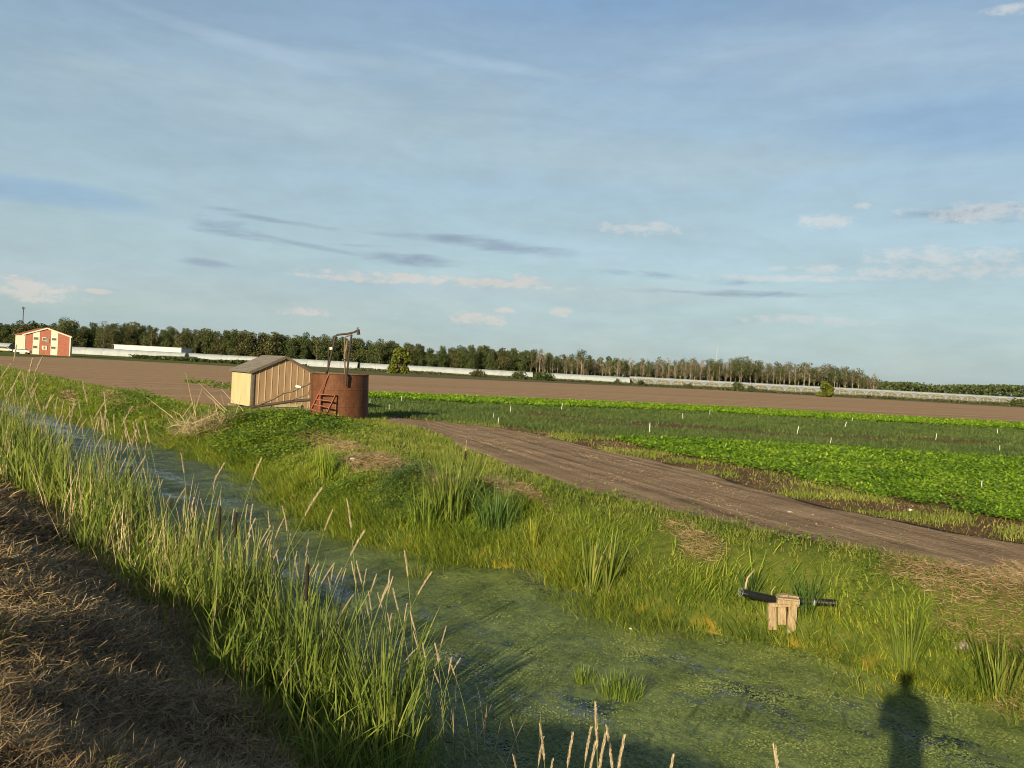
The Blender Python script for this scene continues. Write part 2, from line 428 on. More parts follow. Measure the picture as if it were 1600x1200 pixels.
# water with duckweed
m, nb = newmat('ditch_water')
p = posn(nb)
uu_ang = math.atan2(DU[1], DU[0])
mp = nb.n('ShaderNodeMapping', {'Vector': p, 'Rotation': (0, 0, -uu_ang)}).outputs[0]      # x now runs along the ditch
st = nb.n('ShaderNodeMapping', {'Vector': mp, 'Scale': (.38, 1.0, 1)}).outputs[0]
s = nb.n('ShaderNodeSeparateXYZ', {0: mp}); along = s.outputs[0]
big = nb.noise(st, .85, 5, .62, .5); med = nb.noise(nb.n('ShaderNodeMapping', {'Vector': mp, 'Scale': (.7, 1.0, 1)}).outputs[0], 4.5, 6, .7, .3); fine = nb.noise(p, 55, 3, .7)
cover = nb.m('ADD', nb.m('MULTIPLY', big, .62), nb.m('ADD', nb.m('MULTIPLY', med, .30), nb.m('MULTIPLY', fine, .14)))
thr = nb.mapr(along, 7, 22, .462, .508)
mask = nb.mapr(nb.m('SUBTRACT', cover, thr), -.02, .035)
spk = nb.noise(nb.n('ShaderNodeMapping', {'Vector': mp, 'Scale': (.6, 1.0, 1)}).outputs[0], 20, 5, .8)
weed = nb.ramp(nb.m('ADD', nb.m('MULTIPLY', spk, .5), nb.m('MULTIPLY', med, .5)), [(.38, (.018, .030, .014)), (.44, (.095, .135, .042)), (.52, (.19, .24, .065)), (.64, (.31, .36, .11))])
weed = nb.mix(nb.mapr(big, .34, .50), nb.mix(.5, weed, (.020, .050, .040)), weed)
weed = nb.mix(nb.mapr(along, 10, 24), weed, nb.mix(.55, weed, (.030, .07, .055)))
bn = nb.n('ShaderNodeBump', {'Height': nb.m('ADD', spk, fine), 'Strength': .6, 'Distance': .015})
wd = nb.n('ShaderNodeBsdfPrincipled', {'Base Color': weed, 'Roughness': .5, 'Specular IOR Level': .4, 'Normal': bn.outputs[0]})
rip = nb.n('ShaderNodeBump', {'Height': nb.noise(st, 12, 4, .6), 'Strength': .25, 'Distance': .04})
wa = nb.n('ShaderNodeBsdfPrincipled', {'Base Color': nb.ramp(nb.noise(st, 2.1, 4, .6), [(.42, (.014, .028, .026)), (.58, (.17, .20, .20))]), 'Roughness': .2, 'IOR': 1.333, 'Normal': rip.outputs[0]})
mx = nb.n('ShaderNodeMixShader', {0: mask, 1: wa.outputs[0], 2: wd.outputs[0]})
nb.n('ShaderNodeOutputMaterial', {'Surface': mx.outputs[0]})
M_water = m

def plain(name, c1, c2, scale=8, rough=.7, metallic=0., bstr=.2, spec=.3, stretch=None, bdist=.01):
    m, nb = newmat(name)
    tcn = nb.n('ShaderNodeTexCoord').outputs['Object']
    if stretch: tcn = nb.n('ShaderNodeMapping', {'Vector': tcn, 'Scale': stretch}).outputs[0]
    nz = nb.noise(tcn, scale, 5, .6)
    finish(nb, nb.ramp(nz, [(.32, c1), (.68, c2)]), rough, bump=nz, bstr=bstr, bdist=bdist, metallic=metallic, spec=spec)
    return m
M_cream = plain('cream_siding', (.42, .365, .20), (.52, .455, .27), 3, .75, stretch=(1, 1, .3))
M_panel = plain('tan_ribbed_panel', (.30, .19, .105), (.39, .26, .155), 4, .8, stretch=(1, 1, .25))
M_batten = plain('pale_batten', (.50, .39, .26), (.60, .48, .33), 6, .8)
M_dtrim = plain('dark_trim', (.10, .08, .06), (.17, .14, .11), 9, .8)
M_woodg = plain('weathered_wood', (.22, .18, .14), (.36, .31, .25), 6, .85, stretch=(1, 6, 6))
M_woodn = plain('new_lumber', (.22, .155, .09), (.46, .35, .22), 9, .75, stretch=(8, 8, 1.2))
M_bark = plain('stick_bark', (.10, .07, .05), (.22, .16, .11), 14, .9)
M_black = plain('black_plastic', (.008, .008, .009), (.016, .016, .018), 12, .45, spec=.3)
M_steel = plain('dark_steel', (.03, .025, .022), (.07, .055, .045), 20, .7, .1)
M_wire = plain('galvanised_wire', (.4, .4, .4), (.55, .55, .55), 20, .4, .8)
M_white = plain('white_plastic', (.60, .58, .52), (.72, .70, .64), 12, .5)
M_redrust = plain('red_oxide_paint', (.22, .065, .035), (.34, .11, .06), 18, .75)
m, nb = newmat('rusty_steel')
oc = nb.n('ShaderNodeTexCoord').outputs['Object']
dr = nb.noise(nb.n('ShaderNodeMapping', {'Vector': oc, 'Scale': (2.5, 2.5, 1.2)}).outputs[0], 2.2, 5, .6)
sp_ = nb.noise(oc, 14, 5, .7)
f = nb.m('ADD', nb.m('MULTIPLY', dr, .6), nb.m('MULTIPLY', sp_, .4))
finish(nb, nb.ramp(f, [(.30, (.065, .027, .014)), (.5, (.12, .047, .023)), (.70, (.19, .083, .040))]), .7, bump=sp_, bstr=.3, bdist=.01, metallic=.15, spec=.3)
M_rust = m
m, nb = newmat('shingle_roof')
oc = nb.n('ShaderNodeTexCoord').outputs['Object']
br = nb.n('ShaderNodeTexBrick', {'Vector': nb.n('ShaderNodeMapping', {'Vector': oc, 'Rotation': (0, 0, R(90))}).outputs[0], 'Color1': (.17, .145, .125, 1), 'Color2': (.25, .22, .19, 1), 'Mortar': (.07, .06, .05, 1), 'Scale': 1.0, 'Mortar Size': .012, 'Brick Width': .3, 'Row Height': .14})
nz = nb.noise(oc, 25, 4, .7)
finish(nb, nb.mix(.5, br.outputs[0], nb.ramp(nz, [(.3, (.12, .10, .085)), (.7, (.28, .25, .21))])), .9, bump=br.outputs[1], bstr=.5)
M_shingle = m
M_red = plain('red_brick_siding', (.25, .080, .055), (.32, .115, .08), 1.2, .8)
M_bwhite = plain('white_siding', (.48, .46, .38), (.56, .54, .46), 1, .7, stretch=(1, 1, .2))
M_metalw = plain('white_metal_wall', (.55, .56, .55), (.66, .66, .63), .5, .5, stretch=(6, 6, .1))
M_poly = plain('greenhouse_film', (.30, .335, .36), (.40, .435, .46), .35, .6, spec=.3)
M_hoop = plain('greenhouse_frame', (.30, .27, .20), (.40, .36, .28), 2, .7)
M_endw = plain('greenhouse_end_film', (.10, .11, .105), (.17, .18, .17), .8, .6)
M_glassd = plain('window_glass', (.05, .05, .055), (.09, .09, .09), 2, .15, spec=.6)
M_grey = plain('grey_metal', (.32, .35, .37), (.45, .48, .5), 3, .5, .3)

# ------------------------------------------------------------------ ground and water meshes
def spaced(a, bb, st, outs_lo, outs_hi):
    return np.array(list(outs_lo) + list(np.arange(a, bb, st)) + list(outs_hi))
us = spaced(-6, 62, .22, [-6000, -2500, -900, -300, -120, -50, -25, -14, -9], list(62 * 1.06 ** np.arange(0, 26)) + [400, 700, 1200, 2500, 6000])
vs_ = spaced(-2.0, 16.0, .13, [-6000, -2000, -600, -200, -60, -20, -10, -6, -4, -3], list(16 * 1.12 ** np.arange(0, 26)) + [400, 800, 1500, 3000, 7000])
us = np.unique(us); vs_ = np.unique(vs_)
UU, VV = np.meshgrid(us, vs_, indexing='ij')
ZZ = ground(UU, VV)
XX, YY = to_xy(UU, VV)
def grid_faces(nu, nv):
    i, j = np.meshgrid(np.arange(nu - 1), np.arange(nv - 1), indexing='ij')
    a = (i * nv + j).ravel()
    return np.stack([a, a + nv, a + nv + 1, a + 1], 1)
o = link('ground', mesh_np('ground', np.stack([XX.ravel(), YY.ravel(), ZZ.ravel()], 1), [grid_faces(len(us), len(vs_))[:, ::-1]], True), M_ground)
tag(o, kind='structure')
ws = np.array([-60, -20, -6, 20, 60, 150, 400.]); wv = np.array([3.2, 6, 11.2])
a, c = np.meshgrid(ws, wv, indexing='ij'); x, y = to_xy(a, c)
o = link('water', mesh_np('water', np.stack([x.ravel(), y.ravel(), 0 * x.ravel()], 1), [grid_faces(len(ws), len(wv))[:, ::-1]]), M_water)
tag(o, kind='structure')

def resample(pl, n):
    d = np.r_[0, np.cumsum(np.linalg.norm(np.diff(pl, axis=0), axis=1))]; t = np.linspace(0, d[-1], n)
    return np.stack([np.interp(t, d, pl[:, 0]), np.interp(t, d, pl[:, 1])], 1)
def sheet(name, A, B, n, k, z0, mat, rut=0.0, jit=0.0):
    A = resample(A, n); B = resample(B, n)
    t = np.linspace(0, 1, k)[None, :, None]
    G = A[:, None, :] * (1 - t) + B[:, None, :] * t
    nx = np.arange(n)
    z = np.full((n, k), z0)
    if rut:
        tt = t[0, :, 0][None, :]
        z = z + rut * (fbm(G[..., 0], G[..., 1], 2.0, 2) - .3) - rut * 1.0 * (np.exp(-((tt - .3) / .07) ** 2) + np.exp(-((tt - .66) / .07) ** 2))
        z = np.maximum(z, z0)
        z[:, 0] = z0 - .004; z[:, -1] = z0 - .004
    if jit:
        G[:, 0] += (fbm(G[:, 0, 0], G[:, 0, 1], .8, 4)[:, None] - .5) * jit
        G[:, -1] += (fbm(G[:, -1, 0], G[:, -1, 1], .8, 8)[:, None] - .5) * jit
    v = np.stack([G[..., 0].ravel(), G[..., 1].ravel(), z.ravel()], 1)
    o = link(name, mesh_np(name, v, [grid_faces(n, k)], True), mat)
    # keep normals up
    if o.data.polygons[0].normal.z < 0: o.data.flip_normals()
    return tag(o, kind='structure')
soil_low = np.vstack([LB, polyline([(420, 640), (545, 628), (600, 617), (1100, 637), (1600, 664)])]); soil_low = ext(soil_low, 120)
soil_up = np.vstack([L0[0] + np.array([-260., 60.]), L0])
# soil field built in two lofted sheets (left of the shed, right of the tank)
sheet('tilled_field', np.vstack([LB, polyline([(420, 640)])]), np.vstack([soil_up[:1] + 0, L0[:3], polyline([(420, 576)])]), 60, 12, FIELD + .008, M_soil)
sheet('tilled_soil', np.vstack([polyline([(420, 640), (545, 616)]), L1[1:]]), np.vstack([polyline([(420, 576)]), L0[3:]]), 60, 12, FIELD + .008, M_soil)
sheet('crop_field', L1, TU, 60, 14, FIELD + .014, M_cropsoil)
sheet('dirt_track', TU, TL, 160, 24, FIELD + .020, M_track, rut=.035, jit=.5)

# ------------------------------------------------------------------ blade generator
def blade_mesh(name, pos, h, w, lean, az, curve, seg=3, pw=.7):
    N = len(pos)
    h = np.broadcast_to(h, N)[:, None]; w = np.broadcast_to(w, N)[:, None]
    lean = np.broadcast_to(lean, N)[:, None]; curve = np.broadcast_to(curve, N)[:, None]; az = np.broadcast_to(az, N)[:, None]
    t = np.linspace(0, 1, seg + 1)[None, :]
    hor = h * (lean * t + curve * t * t)
    vert = h * (t * np.sqrt(np.clip(1 - np.clip(lean, 0, .95) ** 2, .05, 1)) - .55 * curve * t * t)
    tw = az + np.pi / 2 + rng.normal(0, .7, (N, 1))
    ww = w * np.clip(1 - t ** 2.2, .0, 1) ** pw * (.75 + .25 * np.sin(np.pi * np.clip(t * 1.3, 0, 1))) * .5
    cx = pos[:, 0:1] + hor * np.cos(az); cy = pos[:, 1:2] + hor * np.sin(az); cz = pos[:, 2:3] + vert
    dx = ww * np.cos(tw); dy = ww * np.sin(tw)
    L = np.stack([cx - dx, cy - dy, cz], 2)[:, :seg]; Rr = np.stack([cx + dx, cy + dy, cz], 2)[:, :seg]
    tip = np.stack([cx, cy, cz], 2)[:, seg:]
    V = np.concatenate([L, Rr, tip], 1)        # N, 2seg+1
    k = 2 * seg + 1
    base = (np.arange(N) * k)[:, None]
    q = []
    for i in range(seg - 1):
        q.append(base + np.array([[i, seg + i, seg + i + 1, i + 1]]))
    T = base + np.array([[seg - 1, 2 * seg - 1, 2 * seg]])
    return mesh_np(name, V.reshape(-1, 3), [np.concatenate(q) if q else np.zeros((0, 4)), T])
def visible(x, y, z=.8, m=120):
    """rough survey of what the photograph could see, with a margin, to save memory"""
    yy = np.maximum(y, .1); X = x / yy * F
    return (y > .6) & (np.abs(X) < 800 + 500)
def scatter(n, u0, u1, v0, v1, dens=None):
    u = rng.uniform(u0, u1, n); v = rng.uniform(v0, v1, n)
    x, y = to_xy(u, v)
    k = visible(x, y)
    if dens is not None: k &= rng.random(n) < dens(u, v, x, y)
    u, v, x, y = u[k], v[k], x[k], y[k]
    return u, v, x, y, ground(u, v)
STUFF = lambda o, l, c: tag(o, l, c, kind='stuff')

# mown straw patches on the far bank (x, y, ru, rv, angle handled by anisotropic pixel radii)
patches = []
for px, py, rx, ry in [(600, 724, 85, 10), (520, 697, 55, 7), (665, 742, 40, 9), (500, 683, 20, 5), (830, 772, 30, 5), (790, 766, 22, 5), (1075, 838, 42, 8), (1440, 900, 70, 14), (1520, 925, 85, 22), (1590, 960, 60, 40), (1560, 985, 55, 24), (560, 770, 34, 10), (460, 678, 28, 6), (110, 625, 14, 3), (185, 622, 26, 5)]:
    c, z = surf(px, py)
    ax = P(px + rx, py + rx * .30, z) - c; ay = P(px, py - ry, z) - c
    patches.append((c, np.linalg.inv(np.stack([ax, ay], 1))))
def strawmask(x, y):
    r = np.zeros(np.shape(x))
    nz = (fbm(x, y, 1.7, 11) - .5) * 2.2
    for c, inv in patches:
        dx = x - c[0]; dy = y - c[1]
        a = inv[0, 0] * dx + inv[0, 1] * dy; bb = inv[1, 0] * dx + inv[1, 1] * dy
        r = np.maximum(r, 1 - sstep(np.sqrt(a * a + bb * bb) + nz*.95, .55, 1.35))
    return r
def ontrack(x, y): return inpoly(x, y, POLY_track)
def oncrop(x, y): return inpoly(x, y, POLY_crop_all)
SHEDC = P(392, 640)
TANKC = P(530, 657) + np.array([-.23, 1.1])
def blocked(x, y):
    t = np.hypot(x - TANKC[0], y - TANKC[1]) < 1.12
    return t
def farfall(y, near=16.):
    return np.clip((near / np.maximum(y, 1.)) ** 1.35, .06, 1)

# ---- far bank tall grass
def d_tall(u, v, x, y):
    w = v - vfar(u)
    top = 1.55 + 1.5 * (fbm(u, v, .35, 21) - .5) + np.where(u > 18, .9, 0)
    top = np.minimum(top, np.interp(u, _tu, _tv) - vfar(u) - 1.0)
    m = sstep(w, .1, .5) * (1 - sstep(w, top - .5, top + .4))
    return m * farfall(y) * (1 - .97 * strawmask(x, y)) * (.35 + .65 * sstep(fbm(u, v, 1.2, 31), .3, .6)) * (~ontrack(x, y)) * (~blocked(x, y))
u, v, x, y, z = scatter(700000, -1, 95, 8, 15, d_tall)
N = len(u); big = 1 + np.clip((y - 14) / 30, 0, 1.5)
clump = fbm(u, v, 1.3, 41)
h = (.06 + .27 * sstep(clump, .15, .85)) * rng.uniform(.5, 1.35, N) * (1 - .35 * sstep(v - vfar(u), 1.4, 3.0))
az = rng.uniform(0, 2 * np.pi, N) * .55 + fbm(u, v, .8, 51) * 9
print('tall', N)
STUFF(link('bank_grass', blade_mesh('bank_grass', np.stack([x, y, z - .02], 1), h, .0115 * big * rng.uniform(.6, 1.5, N), rng.uniform(.05, .75, N), az, rng.uniform(0, .6, N), 3), M_grass), 'tall green grass covering the far bank of the ditch', 'grass')

# ---- waterline fringe
def d_toe(u, v, x, y):
    w = v - vfar(u)
    m = np.exp(-((w - .15) / .36) ** 2) * (.4 + .6 * sstep(fbm(u, v, 1.1, 61), .3, .55))
    out = np.exp(-((w + .35) / .35) ** 2) * sstep(fbm(u, v, 1.0, 66), .5, .66) * .8
    return np.maximum(m, out) * farfall(y)
u, v, x, y, z = scatter(420000, -1, 60, 7.0, 10.8, d_toe)
N = len(u); big = 1 + np.clip((y - 14) / 30, 0, 1.2)
h = rng.uniform(.10, .33, N) * (.5 + 1.0 * fbm(u, v, 1.5, 62))
sel = rng.random(N) < .55
for nm, mt, k_, lab in (('waterline_grass', M_toe, sel, 'yellow green fringe of grass along the far waterline'), ('overhanging_grass', M_lush, ~sel, 'green grass blades hanging over the far edge of the water')):
    kk = k_
    azl = math.atan2(-NV[1], -NV[0]) + rng.normal(0, 1.0, N)
    STUFF(link(nm, blade_mesh(nm, np.stack([x, y, np.maximum(z, -.05) - .01], 1)[kk], (h * (1.25 if nm[0] == 'o' else .8))[kk], (.009 * big * rng.uniform(.6, 1.3, N))[kk], rng.uniform(.1, .6, N)[kk], azl[kk], rng.uniform(.1, .6, N)[kk], 3), mt), lab, 'grass')

# ---- floating duckweed flecks
M_duck = leafmat('duckweed', [(0, (.03, .042, .016)), (.2, (.10, .14, .04)), (.6, (.20, .255, .065)), (.88, (.30, .345, .09)), (1, (.44, .44, .18))], transl=0, patch=.5, pscale=1.5)
def d_duck(u, v, x, y):
    return (v > vnear(u) + .3) * (v < vfar(u)) * np.clip((9 / np.maximum(np.hypot(x, y), 1)) ** 1.4, .03, 1) * (.22 + .78 * sstep(fbm(u, v, 2.6, 231) * .6 + fbm(u * .5, v, 1.1, 233) * .4, .38, .62))
u, v, x, y, z = scatter(900000, 0, 34, 3.4, 9.6, d_duck)
N = len(x); print('duck', N); a = rng.uniform(0, 6.28, N); r_ = rng.uniform(.005, .014, N) * (1 + np.clip((y - 9) / 14, 0, 1.5))
ca, sa = np.cos(a) * r_, np.sin(a) * r_; zt_ = rng.uniform(-.003, .003, (N, 2))
V = np.stack([np.stack([x + ca, y + sa, .006 + zt_[:, 0]], 1), np.stack([x - sa, y + ca, .006 + zt_[:, 1]], 1), np.stack([x - ca, y - sa, .006 - zt_[:, 0]], 1), np.stack([x + sa, y - ca, .006 - zt_[:, 1]], 1)], 1)
STUFF(link('duckweed', mesh_np('duckweed', V.reshape(-1, 3), [(np.arange(N) * 4)[:, None] + np.array([[0, 1, 2, 3]])]), M_duck), 'green duckweed flecks floating in rafts on the ditch water', 'duckweed')

# ---- short turf on the flat top of the far bank and verges
def d_lawn(u, v, x, y):
    w = v - vfar(u)
    m = sstep(w, .4, 1.0) * (~ontrack(x, y)) * (~oncrop(x, y)) * (~blocked(x, y))
    leftsoil = inpoly(x, y, np.vstack([LB, polyline([(420, 640), (420, 576)]), soil_up[3:0:-1], soil_up[:1]]))
    return m * (~leftsoil) * np.clip(farfall(y, 18), .03, 1) * (1 - .85 * strawmask(x, y)) * (.25 + .75 * sstep(fbm(x, y, 1.6, 71), .33, .6))
u, v, x, y, z = scatter(900000, -2, 95, 10, 19, d_lawn)
N = len(u); big = 1 + np.clip((y - 12) / 16, 0, 3)
print('lawn', N)
STUFF(link('short_grass', blade_mesh('short_grass', np.stack([x, y, z - .01], 1), rng.uniform(.04, .15, N) * (1 + .25 * (big - 1)), .010 * big, rng.uniform(0, .6, N), rng.uniform(0, 6.28, N), rng.uniform(0, .5, N), 2), M_lawn), 'short green turf between the ditch bank and the dirt track', 'grass')

# ---- verge weeds between the track and the crop
def d_verge(u, v, x, y):
    m = inpoly(x, y, POLY_crop_all) & ~inpoly(x, y, POLY_near_bright) & ~inpoly(x, y, POLY_dark) & ~inpoly(x, y, POLY_far_bright)
    return m * (.05 + .95 * sstep(fbm(x, y, .9, 81), .42, .68)) * farfall(y, 16)
u, v, x, y, z = scatter(500000, -4, 40, 12, 26, d_verge)
N = len(u); print('verge', N); big = 1 + np.clip((y - 12) / 16, 0, 3)
STUFF(link('verge_weeds', blade_mesh('verge_weeds', np.stack([x, y, z + .01], 1), rng.uniform(.04, .14, N) * (.8 + .2 * big), .012 * big, rng.uniform(0, .7, N), rng.uniform(0, 6.28, N), rng.uniform(0, .5, N), 2), M_lawn), 'sparse low weeds on bare soil between track and crops', 'weeds')

# ---- straw pieces lying around
def straw_mesh(name, pos, L, w, maxtilt):
    N = len(pos)
    az = rng.uniform(0, 2 * np.pi, N); el = np.abs(rng.normal(0, maxtilt, N)); el = np.clip(el, 0, 1.3)
    d = np.stack([np.cos(az) * np.cos(el), np.sin(az) * np.cos(el), np.sin(el)], 1) * L[:, None]
    sgn = rng.uniform(-.35, .35, (N, 1))
    s_ = np.cross(d, np.stack([rng.normal(0, .5, N), rng.normal(0, .5, N), np.ones(N)], 1)); s_ /= np.linalg.norm(s_, axis=1)[:, None] + 1e-9
    bend = np.cross(s_, d / L[:, None]) * (L * rng.uniform(-.16, .16, N))[:, None] + s_ * (L * rng.uniform(-.12, .12, N))[:, None]
    ww = (w / 2)[:, None]
    a0 = pos; a1 = pos + d * .5 + bend; a2 = pos + d
    V = np.stack([a0 - s_ * ww, a0 + s_ * ww, a1 - s_ * ww, a1 + s_ * ww, a2 - s_ * ww * .4, a2 + s_ * ww * .4], 1)
    b0 = (np.arange(N) * 6)[:, None]
    q = np.concatenate([b0 + np.array([[0, 1, 3, 2]]), b0 + np.array([[2, 3, 5, 4]])])
    return mesh_np(name, V.reshape(-1, 3), [q])
def d_s(u, v, x, y): return strawmask(x, y) * farfall(y, 12)
u, v, x, y, z = scatter(1100000, -3, 60, 9, 16, d_s)
N = len(u); print('farstraw', N); big = 1 + np.clip((y - 10) / 12, 0, 3)
STUFF(link('mown_straw', straw_mesh('mown_straw', np.stack([x, y, z + rng.uniform(0, .05, N)], 1), rng.uniform(.05, .18, N) * (.7 + .3 * big), .006 * big, .2), M_strawg), 'tan mown hay lying in patches on the far bank', 'straw')

def d_near(u, v, x, y):
    r = np.hypot(x, y)
    return (v < vnear(u) - .25) * np.clip((5. / np.maximum(r, 1)) ** 1.5, .05, 1)
u, v, x, y, z = scatter(1400000, -1, 32, -5, 3.9, d_near)
N = len(u); print('nearstraw', N); rr = np.hypot(x, y); big = 1 + np.clip((rr - 4) / 6, 0, 4)
lift = rng.uniform(0, 1, N) ** 2 * .10 * (.4 + 1.2 * fbm(x, y, 2.2, 91))
STUFF(link('dry_hay', straw_mesh('dry_hay', np.stack([x, y, z + lift], 1), rng.uniform(.04, .17, N) * (.6 + .4 * big), .0042 * big * rng.uniform(.6, 1.4, N), .30), M_straw), 'dry brown mown hay covering the near bank slope', 'straw')
# stubble standing in the hay
def d_stub(u, v, x, y):
    r = np.hypot(x, y)
    return (v < vnear(u) - .1) * np.clip((6. / np.maximum(r, 1)) ** 1.2, .05, 1) * sstep(fbm(x, y, 1.8, 95), .45, .7)
u, v, x, y, z = scatter(30000, 0, 32, -2, 3.9, d_stub)
N = len(u)
STUFF(link('stubble', blade_mesh('stubble', np.stack([x, y, z], 1), rng.uniform(.06, .24, N), .006, rng.uniform(0, .35, N), rng.uniform(0, 6.28, N), rng.uniform(0, .2, N), 2), M_straw), 'upright dry stubble on the near bank', 'stubble')
def d_gt(u, v, x, y):
    r = np.hypot(x, y)
    return (v < 1.3) * sstep(fbm(x, y, .9, 99), .48, .66) * np.clip((5. / np.maximum(r, 1)) ** 1.2, .05, 1)
u, v, x, y, z = scatter(60000, 0, 25, -3, 1.6, d_gt)
N = len(u); print('greentuft', N)
STUFF(link('regrowing_grass', blade_mesh('regrowing_grass', np.stack([x, y, z], 1), rng.uniform(.05, .20, N), .006, rng.uniform(0, .5, N), rng.uniform(0, 6.28, N), rng.uniform(0, .4, N), 3), M_lush), 'thin green grass regrowing through hay on the near bank top', 'grass')

# ---- reed bed along the near waterline
def reedtop(u): return np.interp(u, [0, 3.2, 4.4, 5.4, 6.5, 8, 10, 14, 22, 30, 60], [.0, .22, .58, .88, .82, .84, .96, 1.36, 1.85, 1.95, 1.9])
def d_reed(u, v, x, y):
    w = v - (vnear(u) - .0)
    lo = np.interp(u, [0, 5, 8, 20, 40], [-.40, -.5, -.45, -.55, -.7]); hi = np.interp(u, [0, 4, 6, 12, 30], [.1, .18, .22, .35, .75])
    wob = (fbm(u, v * 0, .9, 111) - .5) * .5
    m = sstep(w, lo - .15 + wob, lo + .15 + wob) * (1 - sstep(w, hi - .2 + wob, hi + .35 + wob))
    r = np.hypot(x, y)
    return m * np.clip((8 / np.maximum(r, 1)) ** 1.1, .1, 1) * np.maximum(.16, sstep(fbm(u, v, 1.7, 113), .42, .60)) * np.interp(u, [3.2, 4.8, 6.0], [.03, .5, 1.])
u, v, x, y, z = scatter(98000, 2.5, 70, 2.6, 5.4, d_reed)
N = len(u); print('reed', N); r = np.hypot(x, y); big = 1 + np.clip((r - 9) / 12, 0, 2.5)
z = np.maximum(z, -.25)
ht = (reedtop(u) - np.maximum(z, 0)) * rng.uniform(.35, 1.0, N) ** .8 * (.82 + .36 * fbm(u, v, 1.4, 117))
ht = np.maximum(ht, .15)
azr = rng.uniform(0, 6.28, N)
STUFF(link('reed_bed', blade_mesh('reed_bed', np.stack([x, y, z], 1), ht * 1.05, .019 * big * rng.uniform(.4, 1.5, N), rng.uniform(.0, .36, N), azr, rng.uniform(0, .5, N) * rng.random(N), 5, .6), M_reed), 'dense green reeds lining the near edge of the ditch', 'reeds')
# leaves leaving the stems part way up
k = rng.random(N) < .9
n2_ = int(k.sum()); hs = rng.uniform(.1, .75, n2_)
lp = np.stack([x[k], y[k], z[k] + ht[k] * hs], 1)
STUFF(link('reed_leaves', blade_mesh('reed_leaves', lp, rng.uniform(.15, .42, n2_), .015 * big[k] * rng.uniform(.5, 1.3, n2_), rng.uniform(.25, .75, n2_), rng.uniform(0, 6.28, n2_), rng.uniform(.1, .6, n2_), 4), M_lush), 'side leaves of the reeds lining the near edge of the ditch', 'reeds')
# understory at the reed foot
def d_uf(u, v, x, y):
    w = v - vnear(u)
    return np.exp(-((w + .25) / .4) ** 2) * np.clip((8 / np.maximum(np.hypot(x, y), 1)) ** 1.2, .08, 1) * np.interp(u, [2.5, 4, 5.5], [.0, .5, 1.])
u, v, x, y, z = scatter(80000, 2, 45, 2.5, 4.9, d_uf)
N = len(u)
STUFF(link('reed_undergrowth', blade_mesh('reed_undergrowth', np.stack([x, y, np.maximum(z, -.05)], 1), rng.uniform(.10, .40, N) * np.interp(u, [3, 7], [.7, 1.]), .011, rng.uniform(0, .6, N), rng.uniform(0, 6.28, N), rng.uniform(0, .6, N), 3), M_grass), 'leafy green undergrowth at the foot of the near reeds', 'grass')
# dead canes mixed into the far reeds
def d_dead(u, v, x, y): return .5 * sstep(fbm(u, v, .6, 131), .45, .62) * np.clip(u / 30, .12, 1)
u, v, x, y, z = scatter(9000, 10, 50, 3.2, 4.9, d_dead)
N = len(u); z = np.maximum(z, 0)
STUFF(link('dead_reeds', blade_mesh('dead_reeds', np.stack([x, y, z], 1), (reedtop(u)) * rng.uniform(.7, 1.08, N), .011, rng.uniform(0, .25, N), rng.uniform(0, 6.28, N), rng.uniform(0, .15, N), 3, .35), M_deadreed), 'pale dead canes standing among the near reeds', 'reeds')

u, v, x, y, z = scatter(2600, 3.5, 14, 2.9, 4.6, lambda u, v, x, y: .25 + 0 * u)
N = len(u); z = np.maximum(z, 0)
STUFF(link('broken_stems', blade_mesh('broken_stems', np.stack([x, y, z], 1), reedtop(u) * rng.uniform(.15, .8, N), .007, rng.uniform(0, .9, N), rng.uniform(0, 6.28, N), rng.uniform(-.1, .3, N), 4, .4), M_deadreed), 'broken brown stems tangled through the nearest reeds', 'reeds')
# ---- clods and crumbs of earth
def clods(name, lab, x, y, z, sz, mat):
    N = len(x)
    d = np.array([[1, 0, 0], [-.5, .87, 0], [-.5, -.87, 0], [0, 0, 1.]])
    a = rng.uniform(0, 6.28, N); c, s_ = np.cos(a), np.sin(a)
    V = np.zeros((N, 4, 3)); j = rng.uniform(.6, 1.4, (N, 4, 1))
    V[:, :, 0] = c[:, None] * d[:, 0] - s_[:, None] * d[:, 1]; V[:, :, 1] = s_[:, None] * d[:, 0] + c[:, None] * d[:, 1]; V[:, :, 2] = d[:, 2] * .8 - .1
    V = V * j * sz[:, None, None]; V[:, :, 0] += x[:, None]; V[:, :, 1] += y[:, None]; V[:, :, 2] += z[:, None]
    b0 = (np.arange(N) * 4)[:, None]
    f = np.concatenate([b0 + np.array([[0, 1, 3]]), b0 + np.array([[1, 2, 3]]), b0 + np.array([[2, 0, 3]])])
    STUFF(link(name, mesh_np(name, V.reshape(-1, 3), [f]), mat), lab, 'soil')
u, v, x, y, z = scatter(160000, -3, 40, 10, 21, lambda u, v, x, y: (ontrack(x, y) | (oncrop(x, y) & ~inpoly(x, y, POLY_near_bright) & ~inpoly(x, y, POLY_dark))) * farfall(y, 14) * .4 * (.15 + .85 * sstep(fbm(x, y, 1.2, 221), .45, .7)))
clods('earth_crumbs', 'loose crumbs of dry earth on the dirt track', x, y, np.full(len(x), FIELD + .022), rng.uniform(.005, .018, len(x)) * (1 + np.clip((y - 12) / 20, 0, 1)), M_track)
